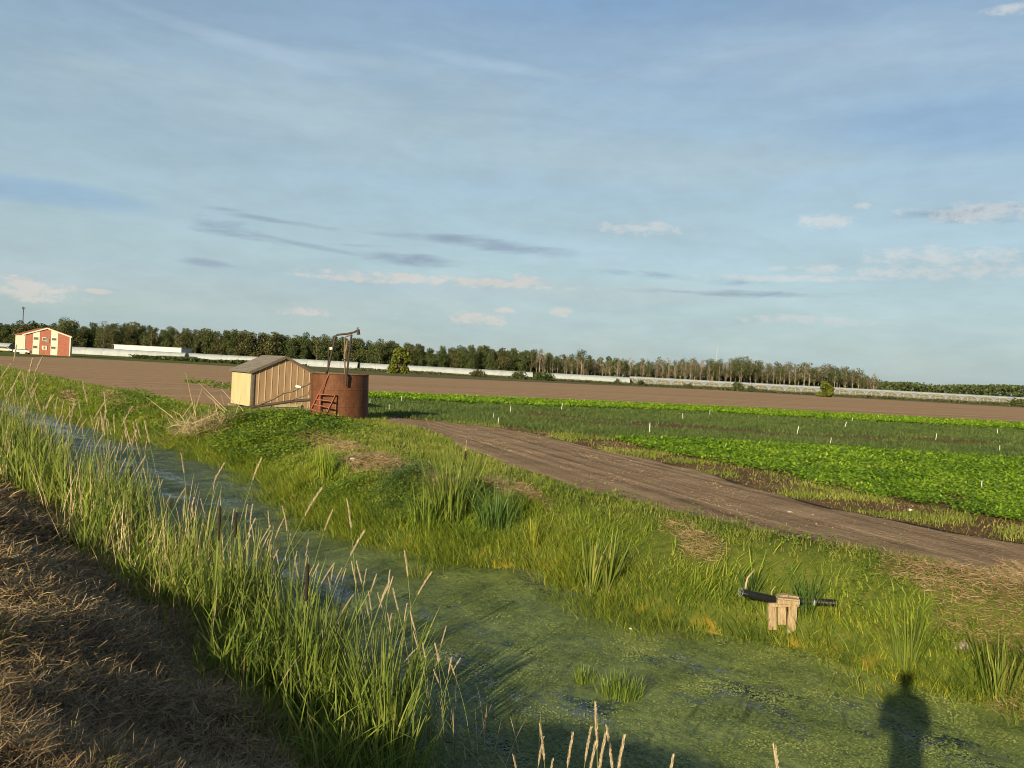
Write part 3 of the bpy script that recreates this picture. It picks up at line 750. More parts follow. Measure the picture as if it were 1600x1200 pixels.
# ---- crops
def leaf_mesh(name, pos, size):
    N = len(pos)
    az = rng.uniform(0, 6.28, N); tl = rng.normal(.15, .38, N); ro = rng.normal(0, .3, N)
    f = np.stack([np.cos(az) * np.cos(tl), np.sin(az) * np.cos(tl), np.sin(tl)], 1)
    s_ = np.stack([-np.sin(az), np.cos(az), ro], 1); s_ /= np.linalg.norm(s_, axis=1)[:, None]
    L = size[:, None]; Wd = (size * rng.uniform(.55, .85, N))[:, None]
    V = np.stack([pos, pos + f * L * .4 + s_ * Wd * .5, pos + f * L, pos + f * L * .4 - s_ * Wd * .5], 1)
    b0 = (np.arange(N) * 4)[:, None]
    return mesh_np(name, V.reshape(-1, 3), [b0 + np.array([[0, 1, 2, 3]])])
def edge_dist(x, y, pl):
    r = np.full(len(x), 1e9)
    for i in range(len(pl) - 1):
        a, c = pl[i], pl[i + 1]; d = c - a; t = np.clip(((x - a[0]) * d[0] + (y - a[1]) * d[1]) / (d @ d), 0, 1)
        r = np.minimum(r, np.hypot(x - a[0] - t * d[0], y - a[1] - t * d[1]))
    return r
rowdir = (L3[-2] - L3[5]); rowdir /= np.linalg.norm(rowdir); rown = np.array([-rowdir[1], rowdir[0]])
def cropscatter(poly, n, dens):
    lo = poly.min(0); hi = poly.max(0); hi = np.minimum(hi, [70, 90]); lo = np.maximum(lo, [-30, 5])
    x = rng.uniform(lo[0], hi[0], n); y = rng.uniform(lo[1], hi[1], n)
    k = inpoly(x, y, poly) & visible(x, y) & (rng.random(n) < dens(x, y)); return x[k], y[k]
def rows(x, y, sp): 
    q = x * rown[0] + y * rown[1]; return .5 + .5 * np.cos(2 * np.pi * q / sp)
x, y = cropscatter(POLY_near_bright, 4300000, lambda x, y: np.clip((13 / y) ** 1.5, .08, 1) * (.3 + .7 * rows(x, y, .42)) * sstep(fbm(x, y, .8, 141), .16, .3) * np.where(fbm(x, y, 1.6, 145) + .35 * sstep(edge_dist(x, y, L4), 0, 1.2) > .52, 1, .12))
N = len(x); print('bright', N)
hh = .03 + .11 * rng.random(N) * (.5 + .5 * rows(x, y, .42)) + .05 * (fbm(x, y, 1.3, 143) - .5)
STUFF(link('bean_crop', leaf_mesh('bean_crop', np.stack([x, y, FIELD + .01 + hh], 1), rng.uniform(.032, .078, N) * (1 + np.clip((y - 14) / 18, 0, 2))), M_bright), 'bright green leafy crop beside the dirt track', 'crop')
x, y = cropscatter(POLY_far_bright, 900000, lambda x, y: .35 + .65 * rows(x, y, .9))
N = len(x); print('farbright', N)
STUFF(link('leafy_crop', leaf_mesh('leafy_crop', np.stack([x, y, FIELD + .01 + rng.uniform(.02, .16, N)], 1), rng.uniform(.14, .26, N)), M_bright), 'bright green strip of leafy crop at the far edge beside bare soil', 'crop')
WB = ext(polyline([(850, 649), (1000, 664), (1150, 674), (1300, 683), (1600, 695)]), 40)
def weedband(x, y):
    r = np.zeros(len(x))
    for i in range(len(WB) - 1):
        a, c = WB[i], WB[i + 1]; d = c - a; t = np.clip(((x - a[0]) * d[0] + (y - a[1]) * d[1]) / (d @ d), 0, 1)
        q = np.hypot(x - a[0] - t * d[0], y - a[1] - t * d[1]); r = np.maximum(r, 1 - sstep(q + (fbm(x, y, .25, 151) - .5) * 5, .6, 4.5))
    return r
x, y = cropscatter(POLY_dark, 1500000, lambda x, y: np.clip((25 / y) ** 1.3, .1, 1) * (.35 + .65 * rows(x, y, .5)) * (1 - .93 * weedband(x, y)) * (.25 + .75 * sstep(fbm(x, y, .35, 153), .25, .55)))
N = len(x); print('carrot', N); big = np.clip(y / 25, .8, 3)
STUFF(link('carrot_crop', blade_mesh('carrot_crop', np.stack([x, y, np.full(N, FIELD + .01)], 1), rng.uniform(.10, .24, N), .022 * big, rng.uniform(0, .7, N), rng.uniform(0, 6.28, N), rng.uniform(.1, .7, N), 3), M_carrot), 'dark green feathery crop in the middle of the field', 'crop')
# small green strip left of the shed
PG = np.vstack([polyline([(285, 597), (300, 592), (330, 597), (362, 603)]), polyline([(362, 612), (330, 606), (300, 601)])])
x, y = rng.uniform(PG[:, 0].min(), PG[:, 0].max(), 30000), rng.uniform(PG[:, 1].min(), PG[:, 1].max(), 30000)
k = inpoly(x, y, PG) & (fbm(x, y, .5, 155) > .5) & (rng.random(30000) < .35); x, y = x[k], y[k]; N = len(x)
STUFF(link('field_weeds', leaf_mesh('field_weeds', np.stack([x, y, FIELD + rng.uniform(.02, .2, N)], 1), rng.uniform(.12, .22, N)), M_weed), 'patch of green weeds on bare soil left of the shed', 'weeds')

# broadleaf weeds in front of the shed and tank
def weedpatch(name, label, cpx, cpy, rx, ry, z0, n, hmax, sz, mat):
    c, z0 = surf(cpx, cpy); ax = P(cpx + rx, cpy + rx * .054, z0) - c; ay = P(cpx, cpy - ry, z0) - c
    a = rng.normal(0, .5, (n, 1)); bb = rng.normal(0, .5, (n, 1))
    q = c + a * ax + bb * ay
    x, y = q[:, 0], q[:, 1]; zz = gz(x, y); k = ~blocked(x, y) & (zz > .05); x, y, zz, a, bb = x[k], y[k], zz[k], a[k, 0], bb[k, 0]
    hm = hmax * np.clip(1.1 - .55 * np.hypot(a, bb), .2, 1) * (.1 + 1.9 * np.clip(fbm(x, y, 1.6, 171) - .2, 0, 1))
    hh = rng.random(len(x)) ** .6 * hm
    o = link(name, leaf_mesh(name, np.stack([x, y, zz + hh], 1), sz * rng.uniform(.6, 1.3, len(x))), mat)
    return STUFF(o, label, 'weeds')
weedpatch('leafy_weeds', 'thick green weeds growing against the shed and rusty tank', 445, 664, 110, 13, 1.0, 22000, .50, .085, M_weed)
weedpatch('bushy_weeds', 'rough green weeds on the bank below the shed', 375, 695, 75, 24, .7, 12000, .42, .085, M_weed)
weedpatch('low_weeds', 'low leafy weeds on the bank left of the reed pile', 200, 640, 60, 20, .7, 7000, .4, .10, M_weed)
weedpatch('grey_weeds', 'greyish rank weeds on the bank left of the tall cattails', 630, 768, 55, 16, .5, 8000, .40, .045, M_blue)
weedpatch('forbs', 'low leafy plants scattered on the far bank below the straw', 540, 780, 60, 16, .5, 6000, .30, .045, M_weed)
def d_forb(u, v, x, y):
    w = v - vfar(u)
    return sstep(w, .2, .6) * (1 - sstep(w, 2.2, 3.2)) * farfall(y) * sstep(fbm(u, v, 2.3, 181), .52, .68) * (1 - strawmask(x, y)) * (~ontrack(x, y))
u, v, x, y, z = scatter(260000, -1, 60, 8, 13, d_forb)
N = len(u)
STUFF(link('clover', leaf_mesh('clover', np.stack([x, y, z + rng.random(N) * .26 * (.3 + fbm(u, v, 1.9, 183))], 1), rng.uniform(.02, .05, N) * (1 + np.clip((y - 12) / 16, 0, 2))), M_weed), 'small broad leaved plants scattered through the far bank grass', 'weeds')
weedpatch('marsh_weeds', 'dark weeds in the water below the reed pile', 375, 742, 16, 8, .1, 1500, .25, .08, M_blue)

# far rough grass strip, low scrub before the greenhouses
# ------------------------------------------------------------------ individual plants
def plant_blades(name, n, hmin, hmax, w, spread, lean, curve, seg=5):
    ang = rng.uniform(0, 6.28, n); rad = rng.random(n) ** .6 * spread
    pos = np.stack([rad * np.cos(ang), rad * np.sin(ang), np.full(n, -.02)], 1)
    return blade_mesh(name, pos, rng.uniform(hmin, hmax, n), w * rng.uniform(.7, 1.2, n), rng.uniform(0, lean, n), ang + rng.normal(0, .5, n), rng.uniform(0, curve, n), seg, .5)
def head_mesh(mb, x, y, z0, z1, r, lx=0, ly=0):
    pts = []; rad = []
    for i, (t, q) in enumerate([(0, .3), (.06, .9), (.3, 1), (.7, 1), (.94, .9), (1, .3)]):
        pts.append((x + lx * t, y + ly * t, z0 + (z1 - z0) * t)); rad.append(r * q)
    mb.tube(pts, rad, 8)
def clump(name, label, cat, px, py, zb, n, hmin, hmax, w, spread, lean, curve, mat, heads=0, group=None):
    q, z = surf(px, py)
    t = thing(name, label, cat, (q[0], q[1], z), 0, group)
    link('leaves', plant_blades('leaves', n, hmin, hmax, w, spread, lean, curve), mat, t)
    if name == 'iris_clump':
        link('leaf_bases', plant_blades('leaf_bases', 26, .1, .22, .022, spread * .8, .18, .05), M_plume, t)
    for i in range(heads):
        a = rng.uniform(-spread * .5, spread * .5); c = rng.uniform(-spread * .3, spread * .3); H = hmax * rng.uniform(.82, .95)
        s_ = MB().tube([(a, c, 0), (a + .02, c, H)], [.006, .004], 6).build('stem', M_stem, t)
        hd = MB(); head_mesh(hd, a + .017, c, H * .78, H * .9, .014); hd.build('seed_head', M_cat, t)
        MB().tube([(a + .019, c, H * .9), (a + .022, c, H * 1.04)], [.006, .002], 5).build('spike', M_plume, t)
    return t
clump('cattail_clump', 'tallest cattail clump on the far bank with one brown head', 'cattails', 705, 812, .35, 170, .6, 1.55, .021, .36, .28, .25, M_reed, 1)
clump('cattail_clump', 'lower cattail clump leaning beside the tallest one on the far bank', 'cattails', 665, 830, .25, 80, .4, 1.05, .018, .25, .3, .25, M_lush)
clump('cattail_clump', 'loose cattail clump right of the tallest one on the far bank', 'cattails', 775, 822, .3, 140, .4, 1.0, .017, .38, .35, .4, M_blue)
clump('reed_tuft', 'small bright yellow green tuft between two cattail clumps on the far bank', 'tuft', 833, 855, .15, 26, .3, .55, .013, .06, .35, .15, M_toe)
clump('iris_clump', 'fan of broad upright leaves with pale bases at the far waterline', 'water plant', 922, 927, .05, 64, .55, 1.05, .022, .09, .40, .12, M_reed)
clump('iris_clump', 'narrower upright leaf fan just right of the pale based one at the far waterline', 'water plant', 950, 926, .05, 48, .55, 1.02, .022, .06, .36, .12, M_reed)
clump('sedge_clump', 'dark green sedge clump behind the wooden pipe stand', 'sedge', 1262, 955, .25, 75, .35, .62, .013, .10, .45, .25, M_blue)
clump('sedge_clump', 'dark sedge clump behind the open end of the black pipe', 'sedge', 1172, 935, .3, 45, .3, .52, .012, .09, .4, .25, M_blue)
clump('cattail_clump', 'tall pale cattail leaves on the far bank above the head of the shadow', 'cattails', 1415, 1045, .1, 44, .45, .85, .016, .13, .3, .2, M_reed)
clump('cattail_clump', 'cattail leaves at the right edge of the photo on the far bank', 'cattails', 1560, 1085, .15, 60, .4, .75, .018, .15, .35, .25, M_reed)
clump('grass_tuft', 'dense green grass tuft standing alone in the open water', 'tuft', 968, 1085, 0, 230, .12, .27, .007, .22, .4, .4, M_lush)
clump('grass_tuft', 'smaller grass tuft just left of the dense one in the open water', 'tuft', 912, 1065, 0, 110, .1, .22, .007, .12, .35, .35, M_lush)
clump('grass_tuft', 'sprawling pale tuft lying on the water in front of the tall cattails', 'tuft', 655, 902, 0, 60, .12, .30, .007, .16, .8, .5, M_toe)
clump('grass_tuft', 'thin pale tuft in the water left of the wooden pipe stand', 'tuft', 1085, 1000, 0, 26, .1, .22, .006, .1, .7, .5, M_toe)
clump('reed_tuft', 'tall thin grass clump on the bank below the rusty tank', 'tuft', 508, 745, .5, 70, .4, 1.0, .013, .16, .2, .2, M_grass)

for u_c, dv, H_, n_, sp_, lab in [(16.5, .5, 1.7, 70, .22, 'dense cattail leaves in the near reeds beside the far narrow water'), (11.6, .55, 1.45, 80, .2, 'cattail clump in the near reeds left of the pair of brown spikes'), (9.6, .5, 1.4, 100, .2, 'tall dark cattail clump around the pair of brown spikes'),
                              (8.2, .35, 1.2, 80, .18, 'cattail clump between the spikes and the nearest reeds'), (7.2, .45, 1.25, 90, .17, 'cattail clump around the single brown head in the nearer reeds'), (5.9, .45, 1.2, 100, .18, 'broad leaved clump in the nearest reeds at the bottom left'),
                              (5.3, .30, 1.12, 90, .16, 'nearest broad leaved clump at the bottom centre of the photo'), (4.9, .1, .8, 70, .2, 'low leafy clump at the foot of the nearest reeds')]:
    vc = float(vnear(u_c)) + dv; xc, yc = to_xy(u_c, vc); zc_ = max(float(ground(u_c, vc)), -.05)
    t = thing('cattail_clump', lab, 'cattails', (float(xc), float(yc), zc_))
    link('leaves', plant_blades('leaves', n_, H_ * .5, H_ * 1.02, .020, sp_, .26, .30, 6), M_reed, t)
# near-bank single cattails with brown heads
for px, py, hpx, lab in [(345, 790, 55, 'thick brown cattail spike, nearer of the pair at the reed top'), (370, 800, 40, 'brown cattail spike, right one of the pair at the reed top'), (205, 728, 22, 'reddish brown cattail head at the far end of the water'),
                         (482, 880, 60, 'brown cattail head in the nearer reeds'), (232, 718, 14, 'small green cattail head against the dark water')]:
    Y = {345: 9.0, 370: 9.4, 205: 15.5, 482: 7.3, 232: 14.5}[px]
    top = PD(px, py, Y); bot_z = 0.0
    t = thing('cattail', lab, 'cattail', (top[0] - .04, top[1], bot_z))
    H = top[2]
    MB().tube([(0, 0, -.1), (.03, 0, H * .6), (.04, 0, H + .05)], [.006, .005, .003], 6).build('stem', M_stem, t)
    hd = MB(); hl = hpx * 1.0 / F * Y; head_mesh(hd, .035, 0, H - hl, H, .016 if px != 232 else .009); hd.build('seed_head', M_cat if px != 232 else M_blue, t)
    link('leaves', plant_blades('leaves', 22, H * .6, H * 1.05, .014, .05, .14, .06), M_reed, t)

# plume stalks
def plume_proto(H, lean, droop):
    t = thing('plume_stalk', 'x', 'grass stalk')
    pts = [Vector((lean * H * s * s, 0, H * s)) for s in np.linspace(0, 1, 7)]
    MB().tube(pts, [.0035, .0032, .003, .0027, .0024, .002, .0015], 5).build('stem', M_stem, t)
    n = 260; hl = .14 + .03 * rng.random(); tt = rng.random(n)
    r = .005 * np.sin(np.pi * np.clip(tt * .85 + .12, 0, 1)) ** .8
    a = rng.uniform(0, 6.28, n)
    xs = lean * H * (1 + 2 * tt * hl / H) + droop * tt ** 2 * .02
    pos = np.stack([xs + r * np.cos(a) * .3, r * np.sin(a) * .3, H + tt * hl - .01], 1)
    link('seed_head', blade_mesh('seed_head', pos, np.full(n, .020), .004, rng.uniform(.05, .25, n), a, .1, 2), M_plume, t)
    nl = 3
    lp = np.stack([np.full(nl, lean * H * .2), np.zeros(nl), H * np.array([.35, .5, .62])], 1)
    link('leaves', blade_mesh('leaves', lp, np.array([.28, .24, .2]), .008, np.array([.35, .4, .5]), rng.uniform(0, 6.28, nl), .3, 4), M_reed, t)
    return t
plist = [(335, 745), (400, 720), (287, 715), (340, 728), (318, 783), (385, 790), (435, 815), (448, 808), (485, 770), (446, 795), (480, 845), (512, 800), (548, 790), (555, 835), (465, 882), (478, 870), (537, 890), (516, 905), (508, 888),
         (563, 882), (608, 893), (600, 912), (637, 868), (660, 900), (595, 930), (634, 945), (692, 985), (664, 1010), (640, 1015), (708, 1035), (703, 1030), (712, 1030), (575, 945), (540, 935), (620, 925), (610, 960), (645, 1110), (668, 1115),
         (845, 1155), (850, 1145), (891, 1150), (919, 1140), (934, 1115), (941, 1150), (956, 1150), (970, 1155), (1047, 1185), (808, 1188), (860, 1190), (1222, 1188), (925, 1165), (300, 800), (250, 745), (262, 775), (228, 735), (170, 690), (150, 655), (110, 640), (75, 620), (50, 610), (20, 600), (90, 650), (130, 668), (190, 720), (215, 770), (240, 810), (275, 830), (320, 850), (355, 900), (400, 870), (415, 905), (430, 860), (60, 660), (30, 640)]
protos = [plume_proto(1.0, l, dr_) for l, dr_ in ((.05, .2), (.16, .5), (-.08, -.3), (.24, .6), (-.16, .2))]
kids = {p_.name: [c_ for c_ in COL.objects if c_.parent == p_] for p_ in protos}
for _ in range(34):
    q_ = rng.uniform(235, 690); plist.append((q_, np.interp(q_, [235, 300, 400, 480, 600, 690], [745, 775, 815, 865, 925, 1010]) + rng.normal(6, 22)))
for _ in range(75):
    q_ = rng.uniform(0, 235); plist.append((q_, 592 + .42 * q_ + rng.normal(0, 22)))
used = set()
for i, (px, py) in enumerate(plist):
    # the stalk stands near the reed line: find the depth where its foot is at v = vnear
    r = ray(px, py); r = r / r[1]
    vt = 3.75 + .5 * rng.random() if px < 760 else 2.85 + .3 * rng.random()
    Y = vt / (r[0] * NV[0] + NV[1])
    top = np.array([r[0] * Y, Y, CAMH + r[2] * Y])
    H = top[2]
    if H < .25: H = .25
    H0 = 1.0 + .13
    pi_ = i % 5 if px < 780 else (0, 0, 2, 0, 2)[i % 5]
    pr_ = protos[pi_]
    c = pr_ if pr_.name not in used else copy_tree(pr_, kids)
    used.add(pr_.name)
    s_ = H / H0
    c.scale = (1.0 if s_ < 1 else s_, 1.0 if s_ < 1 else s_, s_)
    l_ = {0: .05, 1: .16, 2: -.08, 3: .24, 4: -.16}[pi_]
    rz = rng.normal(0, .5)
    c.rotation_euler = (0, 0, rz)
    sc = c.scale[0]
    c.location = (top[0] - l_ * math.cos(rz) * sc * 1.1, top[1] - l_ * math.sin(rz) * sc * 1.1, 0.0)
    if px < 260: lab, g = 'pale plume stalk in the tall reeds at the left edge', 'plumes in the left reeds'
    elif px < 500: lab, g = 'pale plume stalk in front of the dark far water', 'plumes before the far water'
    elif px < 760: lab, g = 'pale plume stalk in front of the duckweed by the nearest reeds', 'plumes before the duckweed'
    else: lab, g = 'pale plume stalk rising at the bottom edge over the water', 'plumes at the bottom edge'
    tag(c, lab, 'grass stalk', g)

# ------------------------------------------------------------------ stakes in the field
stakes = [(578, 628, 8, 'short white stake nearest the rusty tank in the far bright crop'), (627, 624, 8, 'short white stake in the far bright crop, second from the rusty tank'), (608, 638, 9, 'white stake in dark crop just right of the rusty tank'),
          (770.5, 652, 9, 'left one of two close white stakes beside the track start'), (778, 659, 10, 'right one of two close white stakes beside the track start'), (797, 640, 9, 'white stake behind the two close ones, in dark crop'),
          (877, 636, 10, 'white stake at the near edge of the far bright strip, left of centre'), (1015, 671, 15, 'tallest white stake in the dark crop near the left end of the near bright crop'), (1067, 652, 9, 'grey white stake in dark crop under the middle of the far strip'),
          (1109, 646, 8, 'white stake inside the far bright strip near the middle'), (1133, 700, 9, 'white stake at the top edge of the near bright crop, leftmost there'), (1245, 673, 11, 'leaning tan stake in the weedy brown band'),
          (1297, 690, 9, 'white stake in dark crop below the leaning tan stake'), (1319.5, 665, 9, 'white stake just under the far bright strip, right of the leaning tan stake'), (1331, 657, 7, 'small white stake in the far bright strip right of centre'),
          (1372, 653, 6, 'smallest white stake at the top of the far bright strip'), (1381, 713, 7, 'small white stake inside the near bright crop, left of the nearest one'), (1462, 683, 9, 'white stake in the weedy brown band, right part'),
          (1558, 675, 8, 'faint grey stake near the far strip at the right edge'), (1562, 702.5, 10, 'white stake in the dark crop near the right edge'), (1533.6, 761, 14, 'nearest white stake, standing in the near bright crop'),
          (347, 602, 6, 'white stake in the green patch left of the shed')]
st0 = None
for px, py, hp_, lab in stakes:
    q = P(px, py + hp_ * .55)
    if st0 is None:
        t = thing('field_stake', lab, 'stake', (q[0], q[1], FIELD), 0, 'white stakes in the crops')
        MB().tube([(0, 0, -.1), (.003, 0, 1.0)], [.028, .024], 8).build('pole', M_white, t)
        MB().tube([(.003, 0, 1.0), (.003, 0, 1.06), (.03, 0, 1.09)], [.034, .034, .02], 8).build('nozzle', M_grey, t)
        st0 = t; kd = {t.name: [c_ for c_ in COL.objects if c_.parent == t]}
    else:
        t = copy_tree(st0, kd)
    H = hp_ * 1.15 / F * q[1]
    t.location = (q[0], q[1], FIELD); t.scale = (min(1, H * 1.6), min(1, H * 1.6), H)
    t.rotation_euler = (rng.normal(0, .05), rng.normal(0, .05) + (.22 if 'leaning' in lab else 0), 0)
    t['label'] = lab

# ------------------------------------------------------------------ tank
t = thing('rusty_tank', 'open round rusty brown steel tank beside the cream shed', 'tank', (TANKC[0], TANKC[1], FIELD - .08), 0)
t.rotation_euler = (0, R(-2.0), 0)
TR, TH = 1.10, 1.78
mb = MB(); seg = 64
prof = [(TR, 0), (TR, .55), (TR + .006, .57), (TR + .006, .60), (TR, .62), (TR, 1.18), (TR + .006, 1.2), (TR + .006, 1.23), (TR, 1.25), (TR, TH), (TR - .035, TH), (TR - .035, .05)]
vs2 = []; fs2 = []
for r_, z_ in prof:
    for k in range(seg):
        a = 2 * math.pi * k / seg; vs2.append((r_ * math.cos(a), r_ * math.sin(a), z_ + (.012 * math.sin(3 * a) if z_ > 1.5 else 0)))
for i in range(len(prof) - 1):
    for k in range(seg):
        k2 = (k + 1) % seg; fs2.append((i * seg + k, i * seg + k2, (i + 1) * seg + k2, (i + 1) * seg + k))
fs2.append(tuple(range((len(prof) - 1) * seg, len(prof) * seg)))
mb.add(vs2, fs2); mb.build('tank_wall', M_rust, t)
mb = MB(); mb.tube([(TR * math.cos(a), TR * math.sin(a), TH + .012 * math.sin(3 * a)) for a in np.linspace(0, 2 * math.pi, 60)], .022, 6); mb.build('rim', M_rust, t)
# pipes: local coords, x right, z up; pixel to metre near the tank
mpp = TANKC[1] / F
def TL_(px, py, yoff=0.0):
    q = PD(px, py, TANKC[1] + yoff); return (q[0] - TANKC[0], yoff, q[2] - FIELD + .08)
MB().tube([TL_(512, 583, .3), TL_(515.5, 575, .3), TL_(527, 532, .3), TL_(529, 525, .3), TL_(532, 523, .3), TL_(548, 522, .3), TL_(558, 520, .3), TL_(564, 517, .3)], .04, 10).build('filler_pipe', M_steel, t, True)
MB().tube([TL_(564, 516, .3), TL_(565, 524, .3)], .07, 10).tube([TL_(564.5, 516, .3), TL_(563.8, 513, .3)], .02, 6).bar(TL_(561.5, 513.6, .3), TL_(566, 513, .3), .02, .02).build('valve', M_steel, t)
MB().tube([TL_(514, 583, .4), TL_(518.7, 536, .4)], .022, 8).build('thin_pipe', M_steel, t)
MB().tube([TL_(542, 604, -TR - .04), TL_(544, 588, -TR - .04), TL_(554, 524, .22)], .04, 8).build('support_pipe', M_steel, t)
MB().tube([TL_(541, 590, .0), TL_(541.8, 575, .0), TL_(543, 528, .2), TL_(546, 526, .2), TL_(553, 524, .22)], .03, 8).build('overflow_pipe', M_bark, t)
MB().tube([TL_(547, 533, .1), TL_(545, 545, .1), TL_(542, 556, .05), TL_(542.5, 562, .0)], .045, 7).build('hanging_hose', M_bark, t)
MB().tube([TL_(521, 542, .26), TL_(522, 546, .26)], .07, 8).build('coupling', M_white, t)

# steps against the tank
sc_ = P(505, 650) ; syo = -TR - .55
t = thing('metal_steps', 'rusty angle iron steps leaning against the rusty tank', 'steps', (TANKC[0], TANKC[1] + syo, FIELD), 0)
def SL(px, py, yo): 
    q = PD(px, py, TANKC[1] + syo + yo); return Vector((q[0] - TANKC[0], yo, q[2] - FIELD))
a0, a1 = SL(486, 640, 0), SL(498, 616, .45); b0, b1 = SL(510, 648, 0), SL(524.5, 617.5, .45)
for p0, p1 in ((a0, a1), (b0, b1)): MB().bar(p0, p1, .035, .07).build('side_rail', M_redrust, t)
for k in range(4):
    f = [.04, .36, .68, 1.0][k]
    MB().bar(a0.lerp(a1, f), b0.lerp(b1, f), .14, .03).build('tread', M_redrust, t)
for p1 in (a1, b1):
    MB().bar(p1 + Vector((.02, .1, 0)), Vector((p1.x + .02, p1.y + .1, 0)), .04, .04).build('leg', M_redrust, t)
MB().tube([a1, SL(515, 583, .55)], .018, 8).build('handrail', M_redrust, t)

# ------------------------------------------------------------------ shed
TH_ = R(36)
shed = thing('garden_shed', 'small cream and tan shed with grey shingle roof beside the rusty tank', 'shed', (SHEDC[0], SHEDC[1], FIELD), TH_)
SW, SD, EH, AH = 2.78, 2.75, 1.58, 2.24      # local x along the gable, y going back
z0 = .12
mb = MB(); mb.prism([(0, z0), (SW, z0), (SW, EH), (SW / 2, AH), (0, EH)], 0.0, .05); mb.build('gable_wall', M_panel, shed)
nb_ = 10
mb = MB()
for i in range(1, nb_):
    x_ = SW * i / nb_; zt = EH + (AH - EH) * (1 - abs(x_ - SW / 2) / (SW / 2)) - .06
    mb.box((x_, -.006, (z0 + zt) / 2), (.035, .016, zt - z0))
mb.build('batten', M_batten, shed)
MB().box((SW - .11, -.016, (z0 + EH) / 2 - .02), (.20, .035, EH - z0 - .08)).build('corner_panel', M_cream, shed)
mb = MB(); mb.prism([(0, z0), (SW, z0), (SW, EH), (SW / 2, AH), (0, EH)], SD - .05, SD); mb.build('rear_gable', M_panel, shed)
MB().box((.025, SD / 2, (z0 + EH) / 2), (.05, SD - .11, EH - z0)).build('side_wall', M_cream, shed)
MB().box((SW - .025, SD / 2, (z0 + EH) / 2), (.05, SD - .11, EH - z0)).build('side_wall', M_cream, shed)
mb = MB()
for x_ in (-.004, ): mb.box((.03, -.02, (z0 + EH) / 2), (.09, .05, EH - z0)); mb.box((-.015, .05, (z0 + EH) / 2), (.03, .12, EH - z0))
mb.build('corner_trim', M_dtrim, shed)
def roof_half(sgn):
    ov = .14; dx = SW / 2 + ov; sl = (AH - EH) / (SW / 2)
    pts = [(SW / 2, AH + .03), (SW / 2 + sgn * dx, AH + .03 - sl * dx), (SW / 2 + sgn * dx, AH + .085 - sl * dx), (SW / 2, AH + .085)]
    mb = MB(); mb.prism(pts, -.07, SD + .12); return mb
for s_ in (-1, 1): roof_half(s_).build('roof', M_shingle, shed)
mb = MB(); sl = (AH - EH) / (SW / 2)
for s_ in (-1, 1):
    a_ = Vector((SW / 2, -.086, AH + .03)); c_ = Vector((SW / 2 + s_ * (SW / 2 + .14), -.086, AH + .03 - sl * (SW / 2 + .14)))
    mb.bar(a_, c_, .03, .11)
mb.build('fascia', M_dtrim, shed)
mb = MB(); mb.bar((-.1, -.02, .06), (SW + .1, -.02, .06), .12, .11).bar((-.1, SD, .06), (SW + .1, SD, .06), .12, .11)
mb.build('skid', M_woodg, shed)
mb = MB(); mb.box((1.55, -.07, .20), (1.2, .03, .12)); mb.build('skirt_board', M_cream, shed)

# poles lying against the shed
def wpt(px, py, Y): return PD(px, py, Y)
def pole(name, label, cat, pts, rad, mat, seg=8):
    pts = [np.array(p_) for p_ in pts]; o0 = pts[0]
    mb = MB(); mb.tube([p_ - o0 for p_ in pts], rad, seg); o = mb.build(name, mat, None, True)
    o.location = o0; return tag(o, label, cat)
pole('branch', 'crooked dark branch leaning against the shed gable toward the tank', 'branch', [wpt(402, 633, 34.3), wpt(425, 624, 34.2), wpt(443, 614, 34.1), wpt(458, 611, 34.0), wpt(470, 605, 33.9), wpt(482, 600, 33.6), wpt(491, 594, 33.3)], [.05, .05, .045, .04, .045, .04, .025], M_bark)
pole('drain_pipe', 'dark pipe lying low along the shed foot to the tank', 'pipe', [wpt(384, 637, 34.4), wpt(430, 631, 34.3), wpt(455, 627, 34.2), wpt(488, 624.5, 33.4)], .06, M_steel)
pole('branch', 'thin forked stick low on the right corner of the shed', 'branch', [wpt(455, 625, 34.0), wpt(470, 620, 33.9), wpt(482, 616, 33.7), wpt(483, 610, 33.7)], [.03, .03, .025, .015], M_bark)
mb = MB(); q0 = wpt(466, 604, 33.85)
mb.box((0, 0, 0), (.22, .03, .09), Matrix.Rotation(R(12), 3, 'Y')); o = mb.build('white_board', M_white, None); o.location = q0; tag(o, 'small white block hung on the branch before the shed', 'board')

